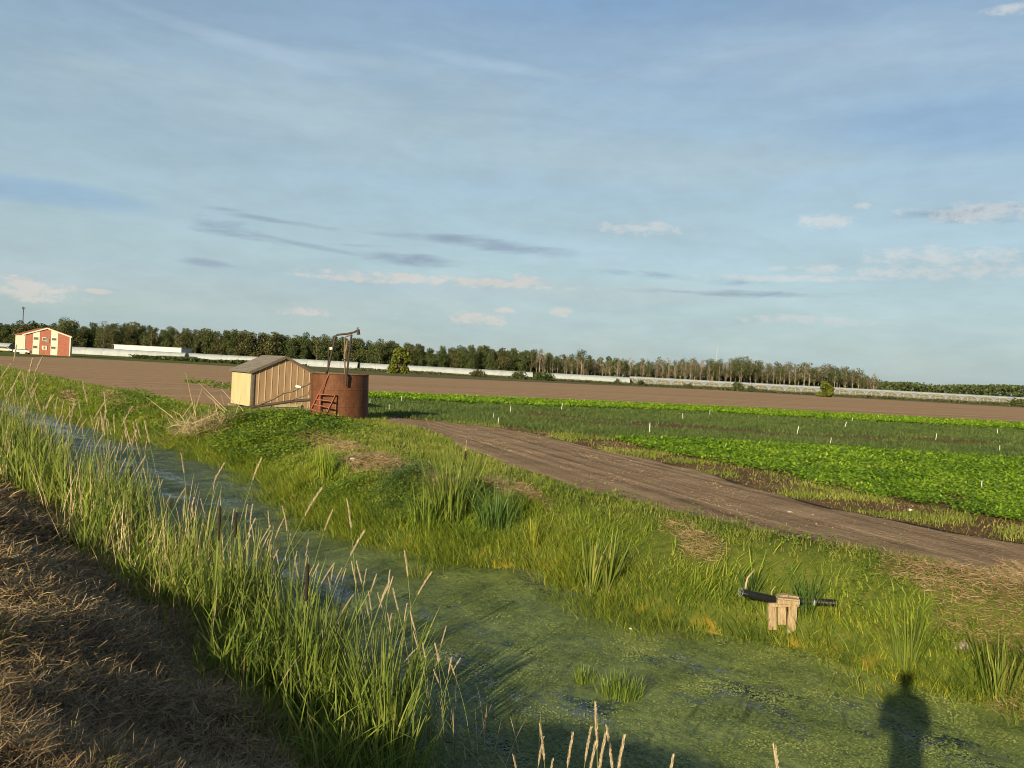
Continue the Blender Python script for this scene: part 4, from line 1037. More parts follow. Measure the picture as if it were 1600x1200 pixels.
# ------------------------------------------------------------------ dead reed pile and drain by the shed
c0 = P(318, 662, .8)
zc = float(gz(*c0))
n = 700
t = thing('reed_pile', 'heap of pale dead reed canes left of the shed', 'reed pile', (c0[0], c0[1], zc))
ang = rng.uniform(0, 6.28, n); 
pos = np.stack([np.clip(rng.normal(0, .65, n), -1.2, 1.2), np.clip(rng.normal(0, .42, n), -.8, .8), np.clip(np.abs(rng.normal(0, .13, n)), 0, .3)], 1)
pos[:, 2] += gz(c0[0] + pos[:, 0], c0[1] + pos[:, 1]) - zc
link('canes', straw_mesh('canes', pos, rng.uniform(.3, 1.1, n), rng.uniform(.008, .018, n), .45), M_deadreed, t)
for (x0, y0, x1, y1) in [(307, 655, 290, 582), (300, 655, 316, 606), (355, 642, 310, 598), (352, 644, 318, 612), (270, 652, 228, 620), (280, 665, 271, 638), (296, 650, 268, 636), (306, 650, 303, 622), (345, 640, 330, 622), (368, 632, 346, 608), (300, 662, 340, 645), (262, 668, 290, 660), (330, 655, 345, 630), (285, 652, 302, 628), (340, 648, 333, 618), (350, 632, 345, 615)]:
    Yp = c0[1] + rng.normal(0, .4)
    A_ = wpt(x0, y0, Yp); B_ = wpt(x1, y1, Yp + rng.normal(0, .3)); A_[2] = max(A_[2], float(gz(A_[0], A_[1])) - .02)
    mid = (A_ + B_) / 2 + np.array([0, 0, rng.normal(0, .03)])
    mb = MB(); mb.tube([p_ - np.array([c0[0], c0[1], zc]) for p_ in (A_, mid, B_)], [.013, .010, .005], 5); mb.build('long_cane', M_deadreed, t)
pole('drain_board', 'grey plank sloping from the reed pile to the water', 'plank', [np.array([*P(224, 664, .35), .35]), np.array([*P(262, 656, .55), .55]), np.array([*P(304, 649, .75), .75])], [.07, .075, .07], M_woodg, 4)
pole('white_post', 'thin whitish post in the water at the plank end', 'post', [np.array([*P(212, 688, 0), -.1]), np.array([*P(212, 688, 0), .38])], .02, M_white)

# ------------------------------------------------------------------ black culvert pipe on its wooden stand
def Wp(px, py, Y): return PD(px, py, Y)
base, _bz = surf(1226, 984, .0); BY = base[1]; print('stand', base, _bz)
q0 = Wp(1228, 980, BY)
t = thing('pipe_stand', 'small wooden stand of pale boards holding the black pipe over the water edge', 'stand', (q0[0], BY, 0))
def BL(px, py, yo=0.):
    q = PD(px, py, BY + yo); return Vector((q[0] - q0[0], yo, q[2]))
def plank(pa, pb, w, d, name, mat=M_woodn): 
    mb = MB(); mb.bar(pa, pb, w, d, up=(0, 1, 0)); return mb.build(name, mat, t, bevel=.004)
def down(v_): return Vector((v_.x - .0, v_.y, v_.z - .06))
for x0, y0, x1, y1, yo in ((1206, 945, 1207, 976, 0), (1221.5, 944, 1222, 968, .0), (1239, 944, 1236, 986, -.05)):
    plank(BL(x0, y0, yo), down(BL(x1, y1, yo)), .10, .045, 'post')
plank(BL(1214, 934, -.10), BL(1247, 937, -.10), .02, .09, 'top_board')
MB().bar(BL(1201, 945, -.04), BL(1248, 945, -.04), .038, .045).build('cross_rail', M_woodn, t)
MB().bar(BL(1214, 940, -.08), BL(1247.5, 941, -.08), .038, .055).build('front_rail', M_woodn, t)
MB().box(BL(1222, 931, .02), (.11, .09, .035), Matrix.Rotation(R(-8), 3, 'Y')).box(BL(1239, 932.5, .02), (.12, .09, .04), Matrix.Rotation(R(6), 3, 'Y')).build('block', M_woodn, t)
MB().box(BL(1247.8, 940, -.09), (.010, .06, .06)).build('nail_plate', M_grey, t)
# pipe
A_ = Wp(1161, 926, BY - .12); C_ = Wp(1213, 937.5, BY + .03); dq, dz_ = surf(1276, 950, .05); D_ = np.array([dq[0], dq[1], dz_ + .12]); eq, ez_ = surf(1306, 951, .05); E_ = np.array([eq[0], eq[1], ez_ + .10])
t2 = thing('black_pipe', 'black corrugated drain pipe sticking out of the far bank', 'pipe', tuple(A_))
ctr = [A_ + (C_ - A_) * s_ for s_ in np.linspace(0, 1, 60)] + [C_ + (D_ - C_) * s_ for s_ in np.linspace(0, 1, 70)[1:]] + [D_ + (E_ - D_) * s_ for s_ in np.linspace(0, 1, 30)[1:]]
MB().tube([p_ - A_ for p_ in ctr], [.043 + .0016 * (1 if (i // 2) % 2 else -1) for i in range(len(ctr))], 16).build('pipe_wall', M_black, t2, False)
dd = Vector(C_ - A_).normalized()
ring = []
ex = dd.cross(Vector((0, 0, 1))).normalized(); ey = ex.cross(dd)
mb = MB()
cc = -dd * .035
mb.tube([cc + (ex * math.cos(a) + ey * math.sin(a)) * .048 + dd * .0 for a in np.linspace(0, 2 * math.pi, 25)], .004, 6)
mb.tube([cc + ex * .055, cc - ex * .055], .003, 5).tube([cc + ey * .055, cc - ey * .055], .003, 5)
for a in (0, math.pi / 2, math.pi, 1.5 * math.pi):
    e = (ex * math.cos(a) + ey * math.sin(a)) * .055; mb.tube([cc + e, e + dd * .03], .003, 5)
mb.build('end_grate', M_wire, t2)
MB().tube([D_ - A_ - (D_ - C_) * .12, D_ - A_ - (D_ - C_) * .07], .050, 16).build('pipe_band', M_grey, t2)
pole('driftwood', 'pale bent stick standing behind the open end of the black pipe', 'stick', [Wp(1164, 925, BY + .1), Wp(1166, 912, BY + .1), Wp(1168, 903, BY + .1), Wp(1174, 896, BY + .15), Wp(1179, 890, BY + .15)], [.013, .014, .011, .007, .003], M_deadreed)
pole('driftwood', 'short pale curled stalk behind the middle of the black pipe', 'stick', [Wp(1206, 932, BY + .2), Wp(1206, 924, BY + .2), Wp(1211, 916, BY + .2)], [.007, .006, .003], M_deadreed)

# little pale stones / litter
def stone(px, py, z, s_, lab, mat=M_white):
    q, zz = surf(px, py); zz += .02
    if inpoly(np.array([q[0]]), np.array([q[1]]), POLY_track)[0]: zz = FIELD + .03
    vs3 = []; mb = MB()
    for k in range(5):
        zz_ = [-.5, -.25, .1, .4, .55][k]; r_ = [.5, .9, 1, .7, .25][k]
        for j in range(8):
            a = j * math.pi / 4; rr_ = r_ * (1 + rng.normal(0, .12)); vs3.append((rr_ * math.cos(a) * s_, rr_ * .75 * math.sin(a) * s_, zz_ * s_))
    fs3 = [(k * 8 + j, k * 8 + (j + 1) % 8, (k + 1) * 8 + (j + 1) % 8, (k + 1) * 8 + j) for k in range(4) for j in range(8)] + [tuple(range(32, 40)), tuple(reversed(range(8)))]
    mb.add(vs3, fs3); o = mb.build('stone', mat); o.location = (q[0], q[1], zz); tag(o, lab, 'stone')
stone(1422, 799, 1., .05, 'pale stone at the edge of the near bright crop')
stone(1234, 803, 1., .05, 'brown clod lying in the middle of the dirt track', M_woodg)
stone(551, 719, 1., .07, 'white stone in the weeds below the tank')
stone(778, 764, 1., .03, 'small pale stone on the track edge above the cattails')
stone(1505, 1015, .6, .10, 'flat grey stone in the grass of the far bank at right', M_woodg)
stone(985, 985, 0, .02, 'tiny pale pebble floating in duckweed by the leaf fan')

# ------------------------------------------------------------------ red building
BZ = 262.
def bp(px): return PD(px, 553, BZ)[0]
x0 = PD(37, 552, BZ); x1 = PD(109.7, 557, BZ)
wd_ = x1[0] - x0[0]; k_ = BZ / F
va = math.atan2(x0[0], x0[1])                # azimuth of the building
rot = R(16)
GWd = wd_ / math.cos(rot) * .985
t = thing('red_building', 'two storey red and white gabled barn building at the left end of the fields', 'building', (x0[0], x0[1], FIELD), rot * 0)
ea, ap = 28 * k_ + .6, 39 * k_ + .6
GW = wd_
def u_(px5): return (px5 - 197) / (585 - 197) * GW      # zoomed pixel column to metres along the gable
mb = MB(); mb.prism([(0, 0), (GW, 0), (GW, ea), (GW / 2, ap), (0, ea)], 0, .3); mb.build('front_wall', M_red, t)
# side and rear
DP = 24.0
sv = Vector((-math.sin(R(36.5)), math.cos(R(36.5)), 0))     # left wall runs back and to the left
def quadbox(p, q, h0, h1, th, nm, mat):
    p = Vector(p); q = Vector(q); d = (q - p).normalized(); nrm = Vector((d.y, -d.x, 0)) * th
    mb = MB(); mb.add([p, q, q - nrm, p - nrm, p + Vector((0, 0, h0)), q + Vector((0, 0, h1)), q - nrm + Vector((0, 0, h1)), p - nrm + Vector((0, 0, h0))], [(0, 3, 2, 1), (4, 5, 6, 7), (0, 1, 5, 4), (1, 2, 6, 5), (2, 3, 7, 6), (3, 0, 4, 7)]); mb.build(nm, mat, t)
L0_ = Vector((0, .31, 0)); L1_ = L0_ + sv * DP; R0_ = Vector((GW, .31, 0)); R1_ = R0_ + sv * DP
quadbox(L1_, L0_, ea, ea, -.25, 'side_wall', M_bwhite)
quadbox(R0_, R1_, ea, ea, -.25, 'side_wall', M_bwhite)
quadbox(R1_, L1_, ea, ea, -.25, 'rear_wall', M_bwhite)
mid0 = Vector((GW / 2, 0, ap + .05)); mid1 = mid0 + sv * (DP + .5)
for s_, e0 in ((-1, Vector((-.5, 0, ea - .15))), (1, Vector((GW + .5, 0, ea - .15)))):
    e1 = e0 + sv * (DP + .5); off = Vector((0, -.35, 0)); up_ = Vector((0, 0, .22))
    a_, b_, c_, d_ = e0 + off, mid0 + off, mid1, e1
    mb = MB(); mb.add([a_, b_, c_, d_, a_ + up_, b_ + up_, c_ + up_, d_ + up_], [(0, 1, 2, 3), (7, 6, 5, 4), (0, 4, 5, 1), (1, 5, 6, 2), (2, 6, 7, 3), (3, 7, 4, 0)]); mb.build('roof', M_redrust, t)
    MB().bar(a_ + Vector((0, -.06, -.1)), b_ + Vector((0, -.06, -.1)), .1, .35).build('roof_trim', M_bwhite, t)
def zt(x_): return ea + (ap - ea) * (1 - abs(x_ - GW / 2) / (GW / 2))
for a_, b_ in ((270, 325), (420, 478)):
    xa, xb = u_(a_), u_(b_); mb = MB(); mb.prism([(xa, .1), (xb, .1), (xb, zt(xb) - .35), (xa, zt(xa) - .35)], -.08, -.002); mb.build('white_panel', M_bwhite, t)
for xa in (.18, GW - .18): MB().box((xa, -.05, ea / 2 - .1), (.36, .12, ea - .3)).build('corner_board', M_bwhite, t)
for wx, wz_, ww_, wh_, mt in ((295, 222, 36, 20, 0), (292, 292, 34, 20, 0), (447, 230, 38, 18, 0), (443, 300, 38, 18, 0), (365, 226, 26, 18, 0), (370, 300, 34, 24, 1)):
    X0 = u_(wx); Zc = ((557.5 - 490) * 5.333 - wz_ - (585 - wx) * .06) / 5.333 * k_ + .5
    w_, h_ = ww_ / 5.333 * k_, wh_ / 5.333 * k_
    f_ = MB().box((X0, -.12, Zc), (w_ + .3, .10, h_ + .3)).build('window', M_bwhite, t)
    MB().box((X0, -.18, Zc), (w_ if not mt else w_ * .45, .04, h_)).build('pane', M_glassd if not mt else M_endw, f_)
MB().box((u_(388), -.1, ea * .72), (1.4, .08, 1.3)).build('pale_board', M_endw, t)
q = PD(33, 553, BZ - 4)
# parked vehicles / junk at the left edge, small
def vehicle(px, lab, cat, colr, L_, H_, Y):
    q = PD(px, 550, Y)
    t = thing('parked_vehicle', lab, cat, (q[0], q[1], FIELD), R(10))
    MB().prism([(-L_ / 2, .5), (L_ / 2, .5), (L_ / 2, 1.1), (L_ * .3, 1.25), (L_ * .15, H_), (-L_ * .3, H_), (-L_ * .42, 1.3), (-L_ / 2, 1.2)], -.9, .9).build('body', colr, t, bevel=.05)
    MB().prism([(L_ * .26, 1.27), (L_ * .15, H_ - .12), (-L_ * .28, H_ - .12), (-L_ * .38, 1.32)], -.915, .915).build('window', M_glassd, t)
    for sx_ in (-L_ * .32, L_ * .32):
        for sy_ in (-.85, .85): MB().tube([(sx_, sy_ - .1, .35), (sx_, sy_ + .1, .35)], .35, 14).build('wheel', M_black, t)
vehicle(8, 'white vehicle parked at the left edge near the red building', 'vehicle', M_bwhite, 5.2, 2.1, 300)
vehicle(35, 'grey vehicle parked at the left corner of the red building', 'vehicle', M_grey, 4.6, 1.6, 252)

# long white building
Yb = 545.
a_ = PD(178, 546, Yb); b_ = PD(283, 552, Yb); L_ = b_[0] - a_[0]
t = thing('white_barn', 'long plain white metal building behind the greenhouses', 'building', (a_[0], a_[1], FIELD), 0)
h0_ = PD(178, 538.5, Yb)[2] - FIELD; h1_ = PD(283, 544, Yb)[2] - FIELD
MB().prism([(0, 0), (L_, 0), (L_, h1_), (0, h0_)], 0, .3).build('front_wall', M_metalw, t)
MB().box((.15, 9, h0_ / 2 - .05), (.3, 17.4, h0_ - .1)).build('side_wall', M_metalw, t)
MB().box((L_ - .15, 9, h1_ / 2 - .05), (.3, 17.4, h1_ - .1)).build('side_wall', M_metalw, t)
MB().add([(-.3, -.4, h0_ + .02), (L_ + .3, -.4, h1_ + .02), (L_ + .3, 18.5, h1_ + .02), (-.3, 18.5, h0_ + .02), (-.3, -.4, h0_ + .22), (L_ + .3, -.4, h1_ + .22), (L_ + .3, 18.5, h1_ + .22), (-.3, 18.5, h0_ + .22)], [(0, 3, 2, 1), (4, 5, 6, 7), (0, 1, 5, 4), (1, 2, 6, 5), (2, 3, 7, 6), (3, 0, 4, 7)]).build('roof', M_metalw, t)
mb = MB()
for i in range(1, 12): mb.box((L_ * i / 12, -.04, h1_ / 2 - .1), (.12, .06, h1_ - .3))
mb.build('wall_rib', M_metalw, t)
# small white house seen through the thin trees
q = PD(940, 580, 640)
t = thing('farm_house', 'tiny white house glimpsed between thin trees of the wood', 'house', (q[0], q[1], FIELD), 0)
MB().prism([(-5, 0), (5, 0), (5, 9.2), (-5, 9.2)], 0, 8).build('wall', M_metalw, t)
MB().prism([(-5.4, 9.22), (5.4, 9.22), (4.2, 11.5), (-4.2, 11.5)], -.4, 8.4).build('roof', M_grey, t)
MB().box((-2, -.05, 7.5), (1.4, .1, 1.2)).build('window', M_glassd, t)

# ------------------------------------------------------------------ greenhouses
GZ = 500.
def arch(wd__, ht_, n=14):
    return [(-wd__ / 2 * math.cos(math.pi * i / n) , ht_ * math.sin(math.pi * i / n) ** .75) for i in range(n + 1)]
def tunnel(L_, w_, h_, loc, rz, label, group, name='tunnel_greenhouse'):
    """local y runs along the tunnel, the end at y=0 faces out"""
    t = thing(name, label, 'greenhouse', loc, rz, group)
    ar = arch(w_, h_)
    vs3 = [(x_, 0, z_) for x_, z_ in ar] + [(x_, L_, z_) for x_, z_ in ar]; n = len(ar)
    mb = MB(); mb.add(vs3, [(i, i + 1, n + i + 1, n + i) for i in range(n - 1)]); mb.build('cover', M_poly, t, True)
    for y_ in (.02, L_ - .02):
        mb = MB(); mb.add([(x_ * .995, y_, z_ * .995) for x_, z_ in ar] + [(0, y_, 0)], [(i, i + 1, n) for i in range(n - 1)]); mb.build('end_wall', M_endw, t)
    mb = MB(); mb.tube([(x_, -.12, z_) for x_, z_ in ar], .16, 6)
    mb.bar((-w_ * .14, -.1, 0), (-w_ * .14, -.1, h_ * .8), .2, .2).bar((w_ * .14, -.1, 0), (w_ * .14, -.1, h_ * .8), .2, .2).bar((-w_ * .14, -.1, h_ * .8), (w_ * .14, -.1, h_ * .8), .2, .2)
    mb.bar((-w_ * .42, -.1, h_ * .42), (w_ * .42, -.1, h_ * .42), .16, .16)
    mb.build('end_frame', M_hoop, t)
    nh = max(2, int(L_ / 9))
    mb = MB()
    for i in range(1, nh):
        y_ = L_ * i / nh
        mb.tube([(x_ * 1.004, y_, z_ * 1.008) for x_, z_ in ar], .07, 4)
    mb.build('hoops', M_grey, t)
    return t
# side-on tunnels, left part of the row
segs = [(-160, 20, 470), (112, 292, 470), (296, 560, 485), (563, 832, 492), (842, 982, 492)]
names = ['at the far left edge behind the vehicles', 'between the red building and the white barn front', 'behind the shed roof', 'behind the round bush', 'ending just before the arched row']
for (pa, pb, Yg), nm in zip(segs, names):
    A_ = PD(pa, 540 + pa * .0537, Yg); B_ = PD(pb, 540 + pb * .0537, Yg + 4)
    L_ = math.hypot(B_[0] - A_[0], B_[1] - A_[1]); az_ = math.atan2(B_[1] - A_[1], B_[0] - A_[0])
    tunnel(L_, 9.0, 3.9 if pa < 300 else 3.6, (A_[0], A_[1], FIELD), az_ - math.pi / 2, 'long pale tunnel greenhouse seen side on ' + nm, 'side on tunnel greenhouses')
A_ = PD(984, 593, 540); B_ = PD(1760, 636, 540)
tunnel(B_[0] - A_[0], 9.0, 4.4, (A_[0], A_[1], FIELD), -math.pi / 2, 'long pale tunnel greenhouse seen side on behind the arched row', 'side on tunnel greenhouses')
ordn = ['first', 'second', 'third', 'fourth', 'fifth', 'sixth', 'seventh', 'eighth', 'ninth', 'tenth', 'eleventh', 'twelfth', 'thirteenth', 'fourteenth', 'fifteenth', 'sixteenth', 'seventeenth', 'eighteenth', 'nineteenth', 'twentieth', 'twenty first', 'twenty second', 'twenty third', 'twenty fourth', 'twenty fifth', 'twenty sixth', 'twenty seventh', 'twenty eighth']
px = 985.; proto = None
for i in range(25):
    q = PD(px, 540 + px * .0537, GZ)
    lab = 'arched end of tunnel greenhouse, %s from the left in the end on row' % ordn[i]
    if proto is None:
        proto = tunnel(30, 9.4, 3.3, (q[0], q[1], FIELD), 0, lab, 'end on tunnel greenhouses'); kd = {proto.name: [c_ for c_ in COL.objects if c_.parent == proto]}
    else:
        c = copy_tree(proto, kd); c.location = (q[0], q[1], FIELD); c['label'] = lab
    px += 25.6 - .035 * i

# ------------------------------------------------------------------ masts
def mast(px, ytop, Y, lab, cross):
    top = PD(px, ytop, Y); H = top[2] - FIELD
    t = thing('radio_mast', lab, 'mast', (top[0], top[1], FIELD))
    mb = MB()
    w0 = .9; hb = .5 if cross else 1.
    for a in (0, 2.09, 4.19): mb.tube([(w0 * math.cos(a), w0 * math.sin(a), 0), (.25 * math.cos(a), .25 * math.sin(a), H)], .12, 5)
    for i in range(14):
        z_ = H * i / 14; z2 = H * (i + 1) / 14
        for a in (0, 2.09, 4.19):
            r1 = w0 + (.25 - w0) * i / 14; r2 = w0 + (.25 - w0) * (i + 1) / 14
            mb.tube([(r1 * math.cos(a), r1 * math.sin(a), z_), (r2 * math.cos(a + 2.09), r2 * math.sin(a + 2.09), z2)], .06, 4)
    mb.build('lattice', M_steel if not cross else M_grey, t)
    mb = MB()
    for a in (0, 2.09, 4.19): mb.box((1.3 * hb * math.cos(a), 1.3 * hb * math.sin(a), H - 1.2), (.5 * hb, .5 * hb, 2.4 * hb))
    mb.tube([(0, 0, H - 1), (0, 0, H + 1.2)], .1, 5)
    mb.build('antenna', M_steel if not cross else M_grey, t)
mast(37, 480, 900, 'dark radio mast above the trees at far left', 0)
mast(1121, 541, 1100, 'thin radio mast with white aerials above the bare trees', 1)

# ------------------------------------------------------------------ trees
M_leafA = leafmat('tree_leaf_dark', [(0, (.036, .052, .020)), (.5, (.066, .090, .028)), (1, (.115, .138, .044))], transl=.15, pscale=.12, patch=.4)
M_leafB = leafmat('tree_leaf_olive', [(0, (.050, .055, .022)), (.5, (.085, .090, .034)), (1, (.135, .132, .052))], transl=.15, pscale=.12, patch=.4)
M_leafC = leafmat('tree_leaf_fresh', [(0, (.06, .085, .012)), (.5, (.11, .135, .018)), (1, (.19, .20, .03))], transl=.2, pscale=.3, patch=.3)
M_leafG = leafmat('tree_leaf_grey', [(0, (.08, .068, .042)), (.5, (.125, .108, .07)), (1, (.18, .155, .105))], transl=.1, pscale=.12, patch=.4)
M_trunk = plain('tree_bark', (.10, .085, .065), (.18, .15, .115), 1.5, .9)
M_trunkp = plain('pale_bark', (.24, .20, .15), (.36, .31, .24), 1.0, .9)
def tree(name, H, cw, cb, nb_, nl, ls, matl, matt, trunk=.28, lean=0., bare=False, gap=0.0):
    """H height, cw crown width, cb height where the crown begins (fraction), nb_ clumps, nl leaves"""
    t = thing(name, 'x', 'tree')
    mb = MB()
    mb.tube([(0, 0, -.2), (lean * H * .3, 0, H * .35), (lean * H * .5, .1, H * .6), (lean * H * .6, 0, H * .92)], [trunk, trunk * .75, trunk * .5, trunk * .12], 7)
    blobs = []
    for i in range(nb_):
        f = (i + .5) / nb_; zz = cb + (1 - cb) * f
        prof_ = math.sin(math.pi * min(1, .18 + .80 * f)) ** .6
        a = rng.uniform(0, 6.28); r_ = cw / 2 * prof_ * rng.uniform(.25, .75)
        bx, by, bz = r_ * math.cos(a) + lean * H * .5, r_ * math.sin(a), H * zz * rng.uniform(.93, 1.0)
        br_ = cw * rng.uniform(.19, .31) * (.75 + .4 * prof_)
        blobs.append((bx, by, bz, br_))
        zs = max(H * cb * .6, bz - br_ - r_ * .9)
        mb.tube([(lean * zs * .6, 0, zs), (bx * .55, by * .55, (zs + bz) / 2 + .2), (bx, by, bz)], [trunk * .35, trunk * .22, trunk * .06], 5)
        if bare:
            for _ in range(5):
                dx, dy, dz = rng.normal(0, 1, 3); dz = abs(dz)
                mb.tube([(bx * .8, by * .8, bz - .5), (bx + dx * br_ * .8, by + dy * br_ * .8, bz + dz * br_)], [.07, .02], 4)
    mb.build('trunk', matt, t, True)
    if nl:
        B_ = np.array(blobs); wgt = B_[:, 3] ** 2; idx = rng.choice(len(B_), nl, p=wgt / wgt.sum())
        d = rng.normal(0, 1, (nl, 3)); d /= np.linalg.norm(d, axis=1)[:, None]
        rr_ = rng.random(nl) ** .3 * (1 + rng.normal(0, .09, nl))
        c = B_[idx, :3] + d * (B_[idx, 3] * rr_)[:, None] * np.array([1, 1, .8])
        # clusters: leaf quads of random orientation
        n1_ = rng.normal(0, 1, (nl, 3)); n1_ /= np.linalg.norm(n1_, axis=1)[:, None]
        n2__ = np.cross(n1_, rng.normal(0, 1, (nl, 3))); n2__ /= np.linalg.norm(n2__, axis=1)[:, None]
        s_ = (ls * rng.uniform(.5, 1.2, nl))[:, None]
        V = np.stack([c - n1_ * s_, c + n2__ * s_ * .7, c + n1_ * s_, c - n2__ * s_ * .7], 1)
        b0 = (np.arange(nl) * 4)[:, None]
        link('crown', mesh_np('crown', V.reshape(-1, 3), [b0 + np.array([[0, 1, 2, 3]])]), matl, t)
    return t
def quads(name, c, s):
    n = len(c); d = rng.normal(0, 1, (n, 3)); d /= np.linalg.norm(d, axis=1)[:, None]
    e = np.cross(d, rng.normal(0, 1, (n, 3))); e /= np.linalg.norm(e, axis=1)[:, None]; s = s[:, None]
    V = np.stack([c - d * s, c + e * s * .7, c + d * s, c - e * s * .7], 1); b0 = (np.arange(n) * 4)[:, None]
    return mesh_np(name, V.reshape(-1, 3), [b0 + np.array([[0, 1, 2, 3]])])
def kidsof(t): return {t.name: [c_ for c_ in COL.objects if c_.parent == t]}
dense = [tree('leafy_tree', H, cw, cb, 15, 3000, .46, ml, M_trunk, .3) for H, cw, cb, ml in ((19, 10, .10, M_leafA), (17, 9, .08, M_leafA), (20, 9, .15, M_leafB), (16, 11, .08, M_leafB), (21, 11, .2, M_leafA))]
tall = [tree('tall_tree', H, cw, cb, 12, n_, .36, ml, M_trunkp, .30, ln) for H, cw, cb, n_, ml, ln in ((18, 7, .42, 650, M_leafB, .03), (19, 6.5, .48, 520, M_leafG, -.04), (17, 7.5, .45, 760, M_leafB, .0), (20, 8, .5, 900, M_leafA, .02))]
bare = [tree('bare_tree', H, cw, cb, 11, n_, .30, M_leafG, M_trunkp, .28, ln, True) for H, cw, cb, n_, ln in ((18, 6, .35, 170, .03), (17, 5.5, .4, 260, -.05), (19, 6, .4, 120, .0))]
DL = ('full green tree in the dense left part of the far wood', 'full green trees in the left wood')
TL2 = ('tall thin tree with pale visible trunk in the right part of the far wood', 'thin pale trunked trees in the right wood')
BL2 = ('nearly bare grey tree with pale trunk in the middle of the far wood', 'nearly bare trees in the wood')
used = {}
def put(pr_, x_, y_, s_, lab, grp):
    if used.get(pr_.name): c = copy_tree(pr_, KD[pr_.name])
    else: c = pr_; used[pr_.name] = 1
    c.location = (x_, y_, FIELD); c.scale = (s_ * rng.uniform(.9, 1.1), s_ * rng.uniform(.9, 1.1), s_); c.rotation_euler = (0, 0, rng.uniform(0, 6.28))
    tag(c, lab, 'tree', grp); return c
KD = {}
for p_ in dense + tall + bare: KD[p_.name] = kidsof(p_)
topline = lambda px: np.interp(px, [-300, 0, 90, 110, 150, 200, 260, 330, 420, 500, 560, 595, 650, 700, 740, 800, 905, 1000, 1050, 1130, 1160, 1240, 1300, 1340, 1372],
                               [497, 503, 503, 503, 508, 506, 514, 516, 520, 524, 530, 532, 538, 544, 541, 546, 556, 560, 560, 562, 560, 566, 569, 576, 592])
def wantH(px, Y, j=0.):
    top = PD(px, topline(px) + j, Y); return top[2] - FIELD
for row, (Yr, stp) in enumerate(((585., 15.5), (600., 14.5), (618., 14.))):
    px = -330. + row * 5
    while px < 1372 + (0 if row == 0 else -6):
        pd_ = px < 830 or (row == 2 and px < 960)
        jit = rng.uniform(-2, 10) if row < 2 else rng.uniform(-3, 5)
        x_ = PD(px, 560, Yr)[0]; y_ = Yr + rng.uniform(-5, 5)
        H_ = wantH(px, Yr, jit)
        rr_ = rng.random()
        if pd_:
            if rr_ < .88 or row > 0: pr_ = dense[rng.integers(5)]; h0 = [19, 17, 20, 16, 21][dense.index(pr_)]; L_ = DL
            else: pr_ = tall[rng.integers(4)]; h0 = [18, 19, 17, 20][tall.index(pr_)]; L_ = TL2
            if L_ is TL2: L_ = ('thin pale trunked tree standing in the dense left part of the far wood', 'thin trees in the left wood')
        else:
            pbare = .55 if px < 1130 else .15
            if rr_ < pbare: pr_ = bare[rng.integers(3)]; h0 = [18, 17, 19][bare.index(pr_)]; L_ = BL2
            else: pr_ = tall[rng.integers(4)]; h0 = [18, 19, 17, 20][tall.index(pr_)]; L_ = TL2
        if px < 0: L_ = (L_[0] + ' beyond the left edge', L_[1] + ' past the left edge') if False else L_
        put(pr_, x_, y_, H_ / h0 * .97, *L_)
        px += stp * rng.uniform(.75, 1.25) * (1. if pd_ else .62)
# stand-out trees
def special(px, ytop, Y, H, cw, cb, n_, ml, mt, lab, name='leafy_tree', ln=0., bare_=False, nbb=14, ls=.4):
    top = PD(px, ytop, Y); Hh = top[2] - FIELD
    t = tree(name, Hh, cw, cb, nbb, n_, ls, ml, mt, .32, ln, bare_)
    t.location = (top[0], top[1], FIELD); tag(t, lab, 'tree'); return t
special(910, 546, 570, 20, 11, .62, 900, M_leafA, M_trunkp, 'lone umbrella shaped tree with dark crown on a pale trunk above the thin wood', 'tall_tree')
special(595, 527, 575, 20, 11, .2, 1500, M_leafA, M_trunk, 'tall round topped tree rising above the wood right of the tank pipe')
special(100, 499, 575, 20, 16, .1, 2200, M_leafA, M_trunk, 'broad dark tree rising behind the red building')
special(163, 503, 575, 20, 15, .1, 2000, M_leafB, M_trunk, 'broad olive tree just right of the red building roof')
special(738, 538, 575, 20, 10, .2, 1400, M_leafA, M_trunk, 'round dark topped tree rising left of the middle of the wood')
special(845, 543, 570, 20, 6, .6, 200, M_leafG, M_trunkp, 'thin dead topped tree left of the umbrella shaped tree', 'bare_tree', 0, True)
special(1160, 557, 572, 20, 12, .5, 1300, M_leafA, M_trunkp, 'dark topped tall tree right of the thin radio mast', 'tall_tree')
special(1365, 585, 575, 12, 8, .3, 260, M_leafG, M_trunkp, 'sparse leaning tree at the right end of the wood', 'bare_tree', .1, True)
# bushes in front of the greenhouses
def bush(px, ybase, Y, w_, h_, ml, lab, n_=1600, name='bush'):
    q = PD(px, ybase, Y)
    t = thing(name, lab, 'bush', (q[0], q[1], FIELD))
    nb2 = 22; B_ = []
    mb = MB()
    for i in range(nb2):
        a = rng.uniform(0, 6.28); f = rng.random(); zz = h_ * (.12 + .72 * f); r_ = w_ / 2 * math.sqrt(max(0, 1 - (f * .95) ** 2)) * rng.uniform(.2, .72)
        B_.append((r_ * math.cos(a), r_ * math.sin(a), zz, w_ * rng.uniform(.10, .19)))
        mb.tube([(0, 0, 0), (B_[-1][0] * .6, B_[-1][1] * .6, zz * .7), B_[-1][:3]], [.12, .07, .02], 5)
    mb.build('stems', M_trunk, t)
    B_ = np.array(B_); idx = rng.integers(0, nb2, n_); d = rng.normal(0, 1, (n_, 3)); d /= np.linalg.norm(d, axis=1)[:, None]
    c = B_[idx, :3] + d * (B_[idx, 3] * rng.random(n_) ** .4 * (1 + rng.normal(0, .15, n_)))[:, None]
    c[:, 2] = np.abs(c[:, 2])
    link('crown', quads('crown', c, w_ * .030 * rng.uniform(.8, 1.8, n_)), ml, t)
    return t
bush(625, 583, 285, 10.8, 8.9, M_leafC, 'big round yellow green bush in front of the greenhouses near the tank', 6000)
